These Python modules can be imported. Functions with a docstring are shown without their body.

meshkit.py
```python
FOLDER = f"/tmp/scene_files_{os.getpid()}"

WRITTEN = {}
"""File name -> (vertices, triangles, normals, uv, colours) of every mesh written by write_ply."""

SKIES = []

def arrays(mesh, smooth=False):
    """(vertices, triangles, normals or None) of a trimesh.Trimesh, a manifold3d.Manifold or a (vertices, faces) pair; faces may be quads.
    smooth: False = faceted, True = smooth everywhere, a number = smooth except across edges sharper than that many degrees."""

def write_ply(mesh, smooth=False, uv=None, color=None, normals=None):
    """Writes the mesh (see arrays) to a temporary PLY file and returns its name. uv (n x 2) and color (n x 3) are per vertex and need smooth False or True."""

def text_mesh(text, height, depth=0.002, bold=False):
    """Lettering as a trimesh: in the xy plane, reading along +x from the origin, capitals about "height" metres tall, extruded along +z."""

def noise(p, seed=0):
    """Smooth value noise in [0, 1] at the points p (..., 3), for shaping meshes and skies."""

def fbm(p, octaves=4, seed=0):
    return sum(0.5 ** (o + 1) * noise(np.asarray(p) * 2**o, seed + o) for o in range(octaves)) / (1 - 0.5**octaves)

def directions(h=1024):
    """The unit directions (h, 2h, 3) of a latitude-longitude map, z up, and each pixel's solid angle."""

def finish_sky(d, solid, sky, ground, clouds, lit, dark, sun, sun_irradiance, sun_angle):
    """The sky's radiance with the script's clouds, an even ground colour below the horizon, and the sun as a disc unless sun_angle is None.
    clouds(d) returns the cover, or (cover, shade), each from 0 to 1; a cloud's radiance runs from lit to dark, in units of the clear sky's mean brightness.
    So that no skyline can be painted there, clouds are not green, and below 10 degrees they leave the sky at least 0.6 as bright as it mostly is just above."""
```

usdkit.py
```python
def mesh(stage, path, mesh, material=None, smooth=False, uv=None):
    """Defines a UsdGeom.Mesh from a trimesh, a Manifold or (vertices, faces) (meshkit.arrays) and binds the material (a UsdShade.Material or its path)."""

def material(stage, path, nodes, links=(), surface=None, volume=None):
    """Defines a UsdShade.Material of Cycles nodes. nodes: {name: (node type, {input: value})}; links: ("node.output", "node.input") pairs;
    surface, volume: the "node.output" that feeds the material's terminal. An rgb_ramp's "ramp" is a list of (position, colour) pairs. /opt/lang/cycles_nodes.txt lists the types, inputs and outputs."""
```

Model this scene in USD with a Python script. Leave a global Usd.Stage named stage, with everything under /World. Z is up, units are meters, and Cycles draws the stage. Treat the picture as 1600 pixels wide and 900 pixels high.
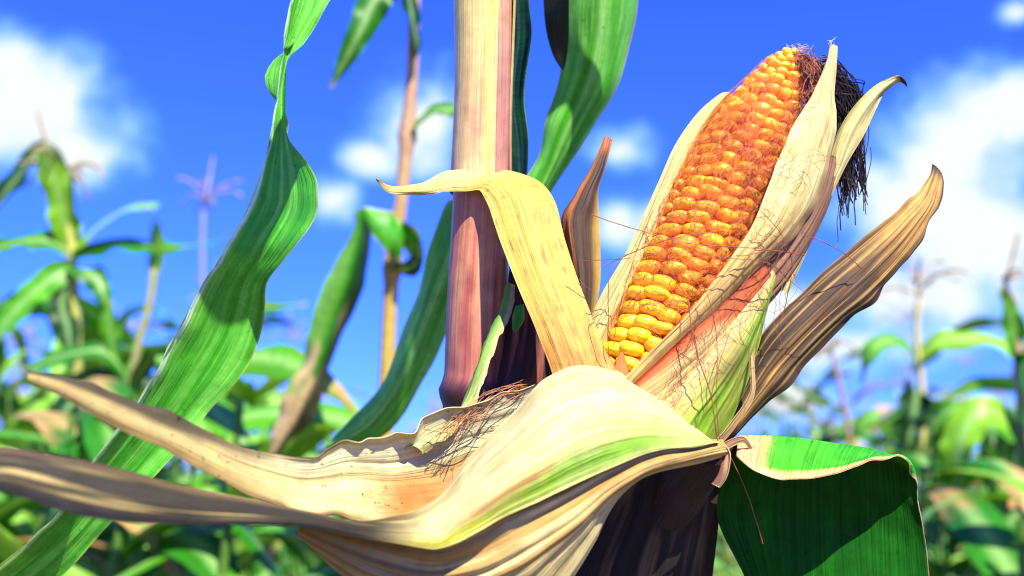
import math, random
import numpy as np, trimesh, usdkit, meshkit
from scipy.interpolate import PchipInterpolator
from pxr import Usd, UsdGeom, UsdLux, UsdShade, Sdf, Gf, Vt

stage = Usd.Stage.CreateInMemory()
UsdGeom.SetStageUpAxis(stage, UsdGeom.Tokens.z)
UsdGeom.SetStageMetersPerUnit(stage, 1.0)
UsdGeom.Xform.Define(stage, '/World')
UsdGeom.Scope.Define(stage, '/World/Looks')
rng = np.random.default_rng(7)

# ------------------------------------------------------------------ camera, sky, sun, exposure
EYE = np.array([0.0, 0.0, 1.30]); PITCH = math.radians(12.0); FPX = 1556.0
FWD = np.array([0, math.cos(PITCH), math.sin(PITCH)]); RGT = np.array([1.0, 0, 0]); UPV = np.array([0, -math.sin(PITCH), math.cos(PITCH)])
cam = UsdGeom.Camera.Define(stage, '/World/camera')
cam.AddTranslateOp().Set(Gf.Vec3d(*EYE)); cam.AddRotateXOp().Set(90 + math.degrees(PITCH))
cam.CreateFocalLengthAttr(35.0); cam.CreateHorizontalApertureAttr(36.0); cam.CreateVerticalApertureAttr(20.25)
cam.CreateFStopAttr(6.0); cam.CreateFocusDistanceAttr(0.455); cam.CreateClippingRangeAttr((0.02, 5000.0))
cam.CreateExposureAttr(1.42)

SUN = np.array([0.32, -0.78, 0.82]); SUN /= np.linalg.norm(SUN)
sun = UsdLux.DistantLight.Define(stage, '/World/sun')
sun.CreateIntensityAttr(1.25); sun.CreateAngleAttr(0.53); sun.CreateNormalizeAttr(True); sun.CreateColorAttr((1.0, 0.93, 0.80))
zc = SUN; xc = np.cross([0, 0, 1.0], zc); xc /= np.linalg.norm(xc); yc = np.cross(zc, xc)
sun.AddTransformOp().Set(Gf.Matrix4d(*[float(x) for x in (*xc, 0, *yc, 0, *zc, 0, 0, 0, 20, 1)]))

def ray(px, py):
    d = FWD + (px - 800) / FPX * RGT + (450 - py) / FPX * UPV
    return d / np.linalg.norm(d)

def sky_material():
    n, l = {}, []
    n['sky'] = ('sky_texture', {'sky_type': 'single_scattering', 'sun_disc': False, 'sun_elevation': math.asin(SUN[2]), 'sun_rotation': math.atan2(SUN[0], SUN[1]), 'aerosol_density': 0.05, 'ozone_density': 3.0})
    n['tint'] = ('mix', {'mix_type': 'multiply', 'fac': 1.0, 'color2': (0.31, 0.64, 2.70)})
    l.append(('sky.color', 'tint.color1'))
    n['tc'] = ('texture_coordinate', {})
    n['warp'] = ('noise_texture', {'scale': 9.0, 'detail': 6.0, 'roughness': 0.6})
    l.append(('tc.generated', 'warp.vector'))
    last = None
    # px, py, half width, half height of the clouds drifting over the field
    clouds = [(60, 165, 170, 125), (15, 110, 60, 70), (120, 235, 90, 60), (655, 190, 95, 90), (575, 245, 60, 36), (520, 312, 45, 42), (965, 240, 75, 45),
              (1500, 220, 170, 130), (1420, 330, 210, 130), (1590, 170, 140, 110), (1560, 350, 200, 170), (1040, 350, 130, 70), (960, 350, 60, 60), (1200, 480, 170, 75), (1400, 470, 190, 90), (1590, 20, 45, 30), (1480, 640, 150, 40), (1330, 540, 240, 60), (1130, 600, 120, 40), (1230, 620, 80, 40), (-250, 200, 130, 90), (1900, 420, 200, 120)]
    for i, (px, py, a, b) in enumerate(clouds):
        c = ray(px, py); e = np.linalg.norm(c * 0 + ray(px + a, py) - ray(px, py)); g = np.linalg.norm(ray(px, py - b) - ray(px, py))
        n[f's{i}'] = ('vector_math', {'math_type': 'subtract', 'vector2': tuple(c)})
        n[f'm{i}'] = ('vector_math', {'math_type': 'multiply', 'vector2': (1 / e, 0.6 / e, 1 / g)})
        n[f'l{i}'] = ('vector_math', {'math_type': 'length'})
        l += [('tc.generated', f's{i}.vector1'), (f's{i}.vector', f'm{i}.vector1'), (f'm{i}.vector', f'l{i}.vector1')]
        if last is None: last = f'l{i}.value'
        else:
            n[f'u{i}'] = ('math', {'math_type': 'smoothmin', 'value3': 0.35})
            l += [(last, f'u{i}.value1'), (f'l{i}.value', f'u{i}.value2')]; last = f'u{i}.value'
    n['w2'] = ('math', {'math_type': 'multiply_add', 'value2': 2.5, 'value3': -1.25}); l.append(('warp.fac', 'w2.value1'))
    n['sum'] = ('math', {'math_type': 'add'}); l += [(last, 'sum.value1'), ('w2.value', 'sum.value2')]
    n['cov'] = ('map_range', {'range_type': 'smoothstep', 'from_min': 1.18, 'from_max': 0.10, 'to_min': 0.0, 'to_max': 1.0, 'clamp': True}); l.append(('sum.value', 'cov.value'))
    # fair-weather clouds over the rest of the sky
    n['far'] = ('noise_texture', {'scale': 2.6, 'detail': 5.0, 'roughness': 0.55}); l.append(('tc.generated', 'far.vector'))
    n['farc'] = ('map_range', {'range_type': 'smoothstep', 'from_min': 0.58, 'from_max': 0.72, 'to_min': 0.0, 'to_max': 0.9, 'clamp': True}); l.append(('far.fac', 'farc.value'))
    n['xyz'] = ('separate_xyz', {}); l.append(('tc.generated', 'xyz.vector'))
    n['away'] = ('map_range', {'range_type': 'smoothstep', 'from_min': 0.70, 'from_max': 0.45, 'to_min': 0.0, 'to_max': 1.0, 'clamp': True}); l.append(('xyz.y', 'away.value'))
    n['farm'] = ('math', {'math_type': 'multiply'}); l += [('farc.result', 'farm.value1'), ('away.result', 'farm.value2')]
    n['tot'] = ('math', {'math_type': 'maximum'}); l += [('cov.result', 'tot.value1'), ('farm.value', 'tot.value2')]
    n['shade'] = ('rgb_ramp', {'ramp': [(0.0, (1.2, 4.2, 7.6)), (0.55, (3.6, 6.6, 7.6)), (1.0, (6.9, 7.4, 7.3))]}); l.append(('tot.value', 'shade.fac'))
    n['mix'] = ('mix', {'mix_type': 'mix'}); l += [('tot.value', 'mix.fac'), ('tint.color', 'mix.color1'), ('shade.color', 'mix.color2')]
    n['bg'] = ('background_shader', {'strength': 0.0535}); l.append(('mix.color', 'bg.color'))
    return usdkit.material(stage, '/World/Looks/sky', n, l, surface='bg.background')
dome = UsdLux.DomeLight.Define(stage, '/World/sky')
UsdShade.MaterialBindingAPI.Apply(dome.GetPrim()).Bind(sky_material())
dome.GetPrim().SetCustomDataByKey('kind', 'structure'); dome.GetPrim().SetCustomDataByKey('label', 'deep blue sky with drifting white clouds')

# ------------------------------------------------------------------ helpers
def lin(*c):
    c = np.asarray(c, float) / 255
    return np.where(c <= 0.04045, c / 12.92, ((c + 0.055) / 1.055) ** 2.4)

used = {}
def path_for(name, parent):
    base = parent.GetPath().pathString if parent else '/World'
    k = (base, name); used[k] = used.get(k, -1) + 1
    return f'{base}/{name}' + (f'_{used[k]:03d}' if used[k] else '')

def tag(p, label=None, cat=None, group=None, kind=None):
    for k, v in (('label', label), ('category', cat), ('group', group), ('kind', kind)):
        if v: p.SetCustomDataByKey(k, v)
    return p

def thing(name, label, cat, loc=(0, 0, 0), group=None):
    x = UsdGeom.Xform.Define(stage, path_for(name, None)); x.AddTranslateOp().Set(Gf.Vec3d(*map(float, loc)))
    p = x.GetPrim(); tag(p, label, cat, group)
    origin[p.GetPath().pathString] = np.asarray(loc, float)
    return p
origin = {}

def obj(name, mesh, m, parent=None, uv=None, tone=None, smooth=True, label=None):
    path = path_for(name, parent)
    v, f = mesh
    top = '/'.join(path.split('/')[:3])
    v = np.asarray(v, float) - origin.get(top, np.zeros(3))
    g = usdkit.mesh(stage, path, (v, f), m, smooth=smooth, uv=uv)
    if tone is not None:
        UsdGeom.PrimvarsAPI(g).CreatePrimvar('tone', Sdf.ValueTypeNames.Color3fArray, 'vertex').Set(Vt.Vec3fArray.FromNumpy(np.clip(np.asarray(tone), 0, 1).astype(np.float32)))
    p = g.GetPrim()
    if label: tag(p, label)
    return p

def curves(name, strands, widths, m, parent, kind=None, label=None):
    path = path_for(name, parent); top = '/'.join(path.split('/')[:3]); o = origin.get(top, np.zeros(3))
    c = UsdGeom.BasisCurves.Define(stage, path)
    c.CreateTypeAttr('linear'); c.CreateCurveVertexCountsAttr(Vt.IntArray([len(s) for s in strands]))
    c.CreatePointsAttr(Vt.Vec3fArray.FromNumpy((np.vstack(strands) - o).astype(np.float32)))
    w = np.concatenate([np.broadcast_to(np.asarray(w, float), len(s)) for s, w in zip(strands, widths)])
    c.CreateWidthsAttr(Vt.FloatArray.FromNumpy(w.astype(np.float32))); c.SetWidthsInterpolation('vertex')
    UsdShade.MaterialBindingAPI.Apply(c.GetPrim()).Bind(m)
    return tag(c.GetPrim(), label, kind=kind)

def P(a):
    """Points of the place seen at (px, py) in the photograph, d metres in front of the camera."""
    a = np.asarray(a, float)
    d = a[..., 2:3]
    return EYE + d * FWD + (a[..., 0:1] - 800) / FPX * d * RGT + (450 - a[..., 1:2]) / FPX * d * UPV

def along(pts, n, by=None):
    pts = np.asarray(pts, float)
    if len(pts) == 2: pts = np.vstack([pts[0], pts.mean(0), pts[1]])
    w = np.array([1, 1, 600.0])[: pts.shape[1]] if by is None else by
    s = np.concatenate([[0], np.cumsum(np.linalg.norm(np.diff(pts * w, axis=0), axis=1))]); s /= s[-1]
    return PchipInterpolator(s, pts, axis=0)(np.linspace(0, 1, n))

def along_i(pts, n):
    pts = np.asarray(pts, float)
    return PchipInterpolator(np.linspace(0, 1, len(pts)), pts, axis=0)(np.linspace(0, 1, n))

def grid_faces(nu, nv):
    i, j = np.meshgrid(np.arange(nu - 1), np.arange(nv - 1), indexing='ij'); a = (i * nv + j).ravel()
    return np.vstack([np.stack([a, a + nv, a + nv + 1], 1), np.stack([a, a + nv + 1, a + 1], 1)])

def grid_normals(G):
    du, dv = np.gradient(G, axis=0), np.gradient(G, axis=1)
    n = np.cross(du, dv); return n / (np.linalg.norm(n, axis=-1, keepdims=True) + 1e-12)

def ribbon(rails, nu=80, nv=24, world=False, index=False, flute=0.0, nflute=12, wave=0.0, nwave=5, crumple=0.0, bulge=0.0, thick=0.0, seed=1):
    """A blade through the rail curves. Returns ((vertices, faces), uv, (u, v, points))."""
    R = np.stack([(along_i if index else along)(r, nu, *([] if index else ([np.ones(3)] if world else []))) for r in rails], 0)
    k = len(rails)
    G = PchipInterpolator(np.linspace(0, 1, k), R, axis=0)(np.linspace(0, 1, nv)) if k > 2 else R[0][None] + np.linspace(0, 1, nv)[:, None, None] * (R[1] - R[0])[None]
    G = np.transpose(G, (1, 0, 2))
    if not world: G = P(G)
    u, v = np.meshgrid(np.linspace(0, 1, nu), np.linspace(0, 1, nv), indexing='ij')
    N = grid_normals(G)
    width = np.linalg.norm(G[:, -1] - G[:, 0], axis=1); L = np.linalg.norm(np.diff(G[:, nv // 2], axis=0), axis=1).sum()
    wf = np.clip(width / (width.max() + 1e-9), 0, 1)[:, None]
    h = bulge * 4 * v * (1 - v) * wf
    if flute:
        a = meshkit.noise(np.stack([v * nflute, u * 3, 0 * u + seed], -1), seed) - 0.5
        h = h + flute * 2 * a * wf
    if wave:
        e = np.abs(2 * v - 1) ** 2.5
        a = meshkit.noise(np.stack([u * nwave * 2, (v > 0.5) * 7.3, 0 * u + seed], -1), seed + 9) - 0.5
        h = h + wave * 2 * a * e * np.clip(wf * 2, 0, 1)
    if crumple:
        h = h + crumple * 2 * (meshkit.fbm(np.stack([u * L / 0.03, v * width.mean() / 0.02, 0 * u + seed], -1), 3, seed + 3) - 0.5) * wf
    G = G + N * h[..., None]
    pts, uv = G.reshape(-1, 3), np.stack([u * L, v * max(width.mean(), 0.004)], -1).reshape(-1, 2)
    f = grid_faces(nu, nv); U, V = u.ravel(), v.ravel()
    if thick:
        N = grid_normals(G).reshape(-1, 3); n = len(pts)
        edge = np.concatenate([np.arange(nv), np.arange(1, nu) * nv + nv - 1, (nu - 1) * nv + np.arange(nv - 2, -1, -1), np.arange(nu - 2, 0, -1) * nv])
        e2 = np.roll(edge, -1)
        side = np.vstack([np.stack([edge, e2, e2 + n], 1), np.stack([edge, e2 + n, edge + n], 1)])
        pts = np.vstack([pts + N * thick / 2, pts - N * thick / 2]); f = np.vstack([f, f[:, ::-1] + n, side[:, ::-1]])
        uv = np.vstack([uv, uv]); U, V = np.concatenate([U, U]), np.concatenate([V, V])
    return (pts, f), uv, (U, V, pts)

def mixc(a, b, t):
    t = np.clip(np.asarray(t, float), 0, 1)[..., None]
    return np.asarray(a) * (1 - t) + np.asarray(b) * t

def sm(x, a, b):
    t = np.clip((x - a) / (b - a), 0, 1); return t * t * (3 - 2 * t)

def nz(U, V, su, sv, seed=0):
    return meshkit.fbm(np.stack([U * su, V * sv, 0 * U + seed * 1.7], -1), 3, seed)

def tube(path, radii, sides=10, cap=True):
    p = np.asarray(path, float); r = np.broadcast_to(radii, len(p))
    t = np.gradient(p, axis=0); t /= np.linalg.norm(t, axis=1, keepdims=True) + 1e-12
    ref = np.array([0, 1.0, 0]) if abs(t[:, 1]).max() < 0.9 else np.array([1.0, 0, 0])
    a = np.cross(t, ref); a /= np.linalg.norm(a, axis=1, keepdims=True) + 1e-12
    b = np.cross(t, a); g = np.arange(sides) * 2 * np.pi / sides
    v = p[:, None] + r[:, None, None] * (np.cos(g)[None, :, None] * a[:, None] + np.sin(g)[None, :, None] * b[:, None])
    i, j = np.meshgrid(np.arange(len(p) - 1), np.arange(sides), indexing='ij')
    q = np.stack([i * sides + j, i * sides + (j + 1) % sides, (i + 1) * sides + (j + 1) % sides, (i + 1) * sides + j], -1).reshape(-1, 4)
    f = np.vstack([q[:, [0, 1, 2]], q[:, [0, 2, 3]]]); v = v.reshape(-1, 3)
    s = np.concatenate([[0], np.cumsum(np.linalg.norm(np.diff(p, axis=0), axis=1))])
    uv = np.stack([np.repeat(s, sides), np.tile(np.abs(g - np.pi) / np.pi * 3.0, len(p)) * np.repeat(r, sides)], 1)
    if cap:
        n = len(v); v = np.vstack([v, p[:1], p[-1:]]); uv = np.vstack([uv, uv[:1], uv[-1:]])
        k = np.arange(sides); e = (len(p) - 1) * sides
        f = np.vstack([f, np.stack([np.full(sides, n), (k + 1) % sides, k], 1), np.stack([np.full(sides, n + 1), e + k, e + (k + 1) % sides], 1)])
    return (v, f), uv

# ------------------------------------------------------------------ materials
def blade_mat(name, lo, hi, across, rough, trans, tcol, bump, spots=0.0, spec=0.4, alongs=14.0):
    """Plant tissue: its own colour (tone) with fine streaks along the veins, some light passing through."""
    n = {'tone': ('attribute', {'attribute': 'tone'}), 'st': ('attribute', {'attribute': 'st'}),
         'map': ('mapping', {'mapping_type': 'point', 'scale': (alongs, across, 1.0)}), 'vein': ('noise_texture', {'scale': 1.0, 'detail': 4.0, 'roughness': 0.65}),
         'r': ('rgb_ramp', {'ramp': [(0.28, lo), (0.72, hi)]}), 'mul': ('mix', {'mix_type': 'multiply', 'fac': 1.0}),
         'geo': ('geometry', {}), 'mott': ('noise_texture', {'scale': 120.0, 'detail': 5.0, 'roughness': 0.6}), 'mr': ('rgb_ramp', {'ramp': [(0.3, (0.80, 0.80, 0.80)), (0.7, (1.16, 1.16, 1.16))]}),
         'mul2': ('mix', {'mix_type': 'multiply', 'fac': 1.0}),
         'bump': ('bump', {'strength': bump, 'distance': 0.0015}), 'p': ('principled_bsdf', {'roughness': rough, 'specular_ior_level': spec}),
         'tt': ('mix', {'mix_type': 'multiply', 'fac': 1.0, 'color2': tcol}), 'tr': ('translucent_bsdf', {}), 'mx': ('mix_closure', {'fac': trans})}
    l = [('st.vector', 'map.vector'), ('map.vector', 'vein.vector'), ('vein.fac', 'r.fac'), ('tone.color', 'mul.color1'), ('r.color', 'mul.color2'), ('geo.position', 'mott.vector'), ('mott.fac', 'mr.fac'),
         ('mul.color', 'mul2.color1'), ('mr.color', 'mul2.color2'), ('vein.fac', 'bump.height'), ('bump.normal', 'p.normal'), ('tr.BSDF', 'mx.closure2'), ('p.BSDF', 'mx.closure1'), ('tt.color', 'tr.color')]
    col = 'mul2.color'
    if spots:
        n |= {'sp': ('noise_texture', {'scale': 330.0, 'detail': 2.0}), 'sr': ('rgb_ramp', {'ramp': [(0.0, (1, 1, 1)), (0.66, (1, 1, 1)), (0.74, (0.16, 0.13, 0.08))]}), 'mul3': ('mix', {'mix_type': 'multiply', 'fac': spots})}
        l += [('geo.position', 'sp.vector'), ('sp.fac', 'sr.fac'), ('sr.color', 'mul3.color2'), (col, 'mul3.color1')]; col = 'mul3.color'
    l += [(col, 'p.base_color'), (col, 'tt.color1')]
    return usdkit.material(stage, '/World/Looks/' + name, n, l, surface='mx.closure')

HUSK = blade_mat('husk', (0.66, 0.60, 0.46), (1.16, 1.16, 1.14), 640.0, 0.62, 0.10, (1.0, 0.75, 0.4), 0.75)
HUSKS = blade_mat('spotted_husk', (0.66, 0.60, 0.46), (1.16, 1.16, 1.14), 640.0, 0.62, 0.10, (1.0, 0.75, 0.4), 0.75, spots=0.9)
DRY = blade_mat('dry_husk', (0.40, 0.34, 0.28), (1.30, 1.25, 1.15), 700.0, 0.7, 0.06, (1.0, 0.7, 0.35), 0.8)
STALK = blade_mat('stalk_skin', (0.60, 0.47, 0.40), (1.10, 1.14, 1.08), 900.0, 0.45, 0.0, (1, 1, 1), 0.35)
LEAF = blade_mat('green_leaf', (0.50, 0.64, 0.45), (1.3, 1.2, 1.35), 800.0, 0.45, 0.16, (1.3, 1.25, 0.4), 0.6, spec=0.28, spots=0.4)
LEAF_THICK = blade_mat('thick_green_leaf', (0.42, 0.50, 0.45), (1.3, 1.25, 1.3), 14.0, 0.6, 0.02, (1.3, 1.25, 0.4), 0.5, spec=0.06, spots=0.4, alongs=700.0)
FIELD = blade_mat('field_leaf', (0.75, 0.8, 0.7), (1.15, 1.1, 1.15), 200.0, 0.45, 0.18, (1.4, 1.3, 0.4), 0.1, spec=0.3)

def silk_mat(name, a, b, scale=300.0):
    n = {'g': ('geometry', {}), 'n': ('noise_texture', {'scale': scale, 'detail': 2.0}), 'r': ('rgb_ramp', {'ramp': [(0.35, a), (0.65, b)]}), 'p': ('principled_bsdf', {'roughness': 0.5})}
    return usdkit.material(stage, '/World/Looks/' + name, n, [('g.position', 'n.vector'), ('n.fac', 'r.fac'), ('r.color', 'p.base_color')], surface='p.BSDF')
SILK = silk_mat('red_silk', (0.36, 0.05, 0.006), (0.90, 0.22, 0.03))
SILK_LONG = silk_mat('brown_red_silk', (0.09, 0.02, 0.01), (0.30, 0.07, 0.02))
SILK_DARK = silk_mat('black_silk', (0.006, 0.003, 0.003), (0.022, 0.008, 0.006))
SILK_TAN = silk_mat('brown_silk', (0.14, 0.04, 0.012), (0.42, 0.17, 0.05))
KERN = usdkit.material(stage, '/World/Looks/kernel', {
    'tone': ('attribute', {'attribute': 'tone'}), 'g': ('geometry', {}), 'n': ('noise_texture', {'scale': 260.0, 'detail': 3.0}), 'r': ('rgb_ramp', {'ramp': [(0.3, (0.82, 0.7, 0.6)), (0.7, (1.1, 1.12, 1.1))]}),
    'm': ('mix', {'mix_type': 'multiply', 'fac': 1.0}), 'p': ('principled_bsdf', {'roughness': 0.40, 'specular_ior_level': 0.4, 'subsurface_weight': 0.25, 'subsurface_scale': 0.003, 'subsurface_radius': (1.0, 0.4, 0.1)})},
    [('g.position', 'n.vector'), ('n.fac', 'r.fac'), ('tone.color', 'm.color1'), ('r.color', 'm.color2'), ('m.color', 'p.base_color')], surface='p.BSDF')
SOIL = usdkit.material(stage, '/World/Looks/soil', {
    'g': ('geometry', {}), 'n': ('noise_texture', {'scale': 3.0, 'detail': 8.0, 'roughness': 0.65}), 'r': ('rgb_ramp', {'ramp': [(0.3, (0.05, 0.035, 0.02)), (0.5, (0.13, 0.09, 0.05)), (0.7, (0.10, 0.13, 0.04))]}),
    'b': ('bump', {'strength': 0.8, 'distance': 0.05}), 'p': ('principled_bsdf', {'roughness': 0.95})},
    [('g.position', 'n.vector'), ('n.fac', 'r.fac'), ('r.color', 'p.base_color'), ('n.fac', 'b.height'), ('b.normal', 'p.normal')], surface='p.BSDF')

# ------------------------------------------------------------------ ground
gx, gy = np.meshgrid(np.concatenate([[-900, -200, -60], np.linspace(-25, 25, 90), [60, 200, 900]]), np.concatenate([[-300, -60, -15], np.linspace(-6, 40, 90), [90, 300, 1500]]), indexing='ij')
gz = np.where((abs(gx) < 26) & (gy > -7) & (gy < 41), 0.07 * np.cos(gx * 2 * np.pi / 0.75) * 0.5 + 0.10 * (meshkit.noise(np.stack([gx * 2, gy * 2, 0 * gx], -1), 5) - 0.5), 0.0)
g_ = obj('ground', (np.stack([gx, gy, gz], -1).reshape(-1, 3), grid_faces(*gx.shape)), SOIL)
tag(g_, 'brown soil of the corn field between the rows', None, kind='structure')

# ------------------------------------------------------------------ the ear of corn
CREAM, CREAM2, TAN, BROWN, OCHRE = lin(236, 222, 178), lin(226, 205, 150), lin(200, 165, 105), lin(110, 80, 55), lin(205, 150, 80)
PALEG, LIME, ORNG = lin(205, 215, 140), lin(132, 200, 30), lin(205, 95, 35)
ear = thing('corn_ear', 'large ripe orange ear of corn with its pale husk peeled open in the foreground', 'corn ear', P([1140, 700, 0.46]))

AX0, AX1 = np.array([952.0, 668, 0.455]), np.array([1243.0, 82, 0.478])
A0, A1 = P(AX0), P(AX1); AX = A1 - A0; ALEN = np.linalg.norm(AX); AX /= ALEN
OUT = -(FWD - AX * (FWD @ AX)); OUT /= np.linalg.norm(OUT); SIDE = np.cross(AX, OUT); SIDE *= np.sign(SIDE @ RGT)
RP = PchipInterpolator([0, 0.08, 0.25, 0.5, 0.7, 0.85, 0.93, 0.98, 1.0], np.array([19, 22.0, 23.6, 23.6, 21.5, 17.0, 12.8, 8.5, 5.0]) / 1000)
def on_cob(t, phi, extra=0.0):
    t, phi = np.asarray(t, float), np.asarray(phi, float)
    r = (RP(np.clip(t, 0, 1)) + extra)[..., None]
    bend = (np.sin(np.clip(t, 0, 1) * np.pi) * -0.0025)[..., None]
    return A0 + AX * ALEN * t[..., None] + SIDE * bend + r * (np.cos(phi)[..., None] * OUT + np.sin(phi)[..., None] * SIDE)
tt = np.linspace(0, 1, 40)
core = on_cob(*np.meshgrid(tt, np.linspace(0, 2 * np.pi, 33)[:-1], indexing='ij'), extra=-0.0042)
cv = core.reshape(-1, 3); i, j = np.meshgrid(np.arange(39), np.arange(32), indexing='ij')
q = np.stack([i * 32 + j, i * 32 + (j + 1) % 32, (i + 1) * 32 + (j + 1) % 32, (i + 1) * 32 + j], -1).reshape(-1, 4)
cf = np.vstack([q[:, [0, 1, 2]], q[:, [0, 2, 3]]]); cv = np.vstack([cv, A1 + AX * 0.002])
cf = np.vstack([cf, np.stack([39 * 32 + np.arange(32), 39 * 32 + (np.arange(32) + 1) % 32, np.full(32, len(cv) - 1)], 1)])
cob = obj('cob', (cv, cf), KERN, ear, tone=np.tile(lin(196, 62, 10), (len(cv), 1)), label='cob set with rows of yellow to orange kernels')
ico = trimesh.creation.icosphere(2); kn = np.array(ico.vertices); kfaces = np.array(ico.faces)
NROW = 13; rows = []
t_list = [0.035]
while t_list[-1] < 0.975: t_list.append(t_list[-1] + (0.0070 - 0.0018 * t_list[-1] ** 1.5) / ALEN * (1 if t_list[-1] < 0.9 else 0.8))
rk = np.random.default_rng(3)
for k in range(NROW):
    for m_, t0 in enumerate(t_list):
        nxt = t_list[min(m_ + 1, len(t_list) - 1)] - t0 if m_ + 1 < len(t_list) else 0.02
        t = t0 + (0.5 * nxt if k % 2 else 0) + rk.normal(0, 0.0022)
        if t > 0.985: continue
        r = float(RP(t)); wid = r * 2 * np.pi / NROW
        if wid < 0.0042 and k % 2: continue
        phi = k * 2 * np.pi / NROW + 0.10 + 0.22 * (t - 0.3) + 0.05 * math.sin(t * 17 + k * 2.1) + rk.normal(0, 0.03)
        hx_, hy_, hz_ = wid * 0.53 * rk.uniform(0.93, 1.05), nxt * ALEN * 0.52 * rk.uniform(0.93, 1.08), 0.0058 * (0.65 + 0.35 * min(1, r / 0.02)) * rk.uniform(0.93, 1.07)
        s = (np.abs(kn[:, 0]) ** 2.5 + np.abs(kn[:, 1]) ** 2.3 + np.abs(kn[:, 2]) ** 2.4) ** (-1 / 2.45)
        q = kn * s[:, None] * [hx_, hy_, hz_]
        q[:, 2] -= 0.0007 * np.exp(-((q[:, 0] / hx_) ** 2 + (q[:, 1] / hy_) ** 2) * 5) * (q[:, 2] > 0) * rk.uniform(0, 1)
        q[:, :2] *= (1 + 0.10 * rk.normal(size=2) * 0.5); q += kn * (meshkit.noise(kn * 1.7 + 31 * k + m_, 2)[:, None] - 0.5) * 0.0007
        a = rk.normal(0.24, 0.09); q[:, :2] = q[:, :2] @ np.array([[math.cos(a), math.sin(a)], [-math.sin(a), math.cos(a)]])
        rad = math.cos(phi) * OUT + math.sin(phi) * SIDE; tan = -math.sin(phi) * OUT + math.cos(phi) * SIDE
        slope = float(RP.derivative()(min(t, 0.97))) / ALEN; up = AX + rad * slope * 0.8; up /= np.linalg.norm(up); rr = rad - AX * slope * 0.8; rr /= np.linalg.norm(rr)
        c = on_cob(np.array(t), np.array(phi), -0.0056 + rk.normal(0, 0.0005))
        vv = c + q[:, :1] * tan + q[:, 1:2] * up + q[:, 2:] * rr
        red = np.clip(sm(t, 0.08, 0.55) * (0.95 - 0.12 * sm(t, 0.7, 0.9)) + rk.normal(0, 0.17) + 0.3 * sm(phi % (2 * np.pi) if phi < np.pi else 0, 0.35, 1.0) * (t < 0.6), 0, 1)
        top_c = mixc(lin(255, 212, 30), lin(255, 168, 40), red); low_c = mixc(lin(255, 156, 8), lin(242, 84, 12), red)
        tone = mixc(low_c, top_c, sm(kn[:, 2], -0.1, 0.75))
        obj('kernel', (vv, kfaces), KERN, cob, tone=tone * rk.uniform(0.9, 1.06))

def husk(name, rails, colour, m=None, parent=None, label=None, pale=0.66, **kw):
    kw = {'nu': 110, 'nv': 40, 'thick': 0.0005} | kw
    mesh, uv, (U, V, pts) = ribbon(rails, **kw)
    c = colour(U, V) if callable(colour) else np.tile(colour, (len(U), 1))
    return obj(name, mesh, m or HUSK, parent or ear, uv=uv, tone=c * ([1.0, 0.96, 0.84] if m is DRY else np.array([0.98, 0.99, 0.74]) * pale), label=label)

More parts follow.
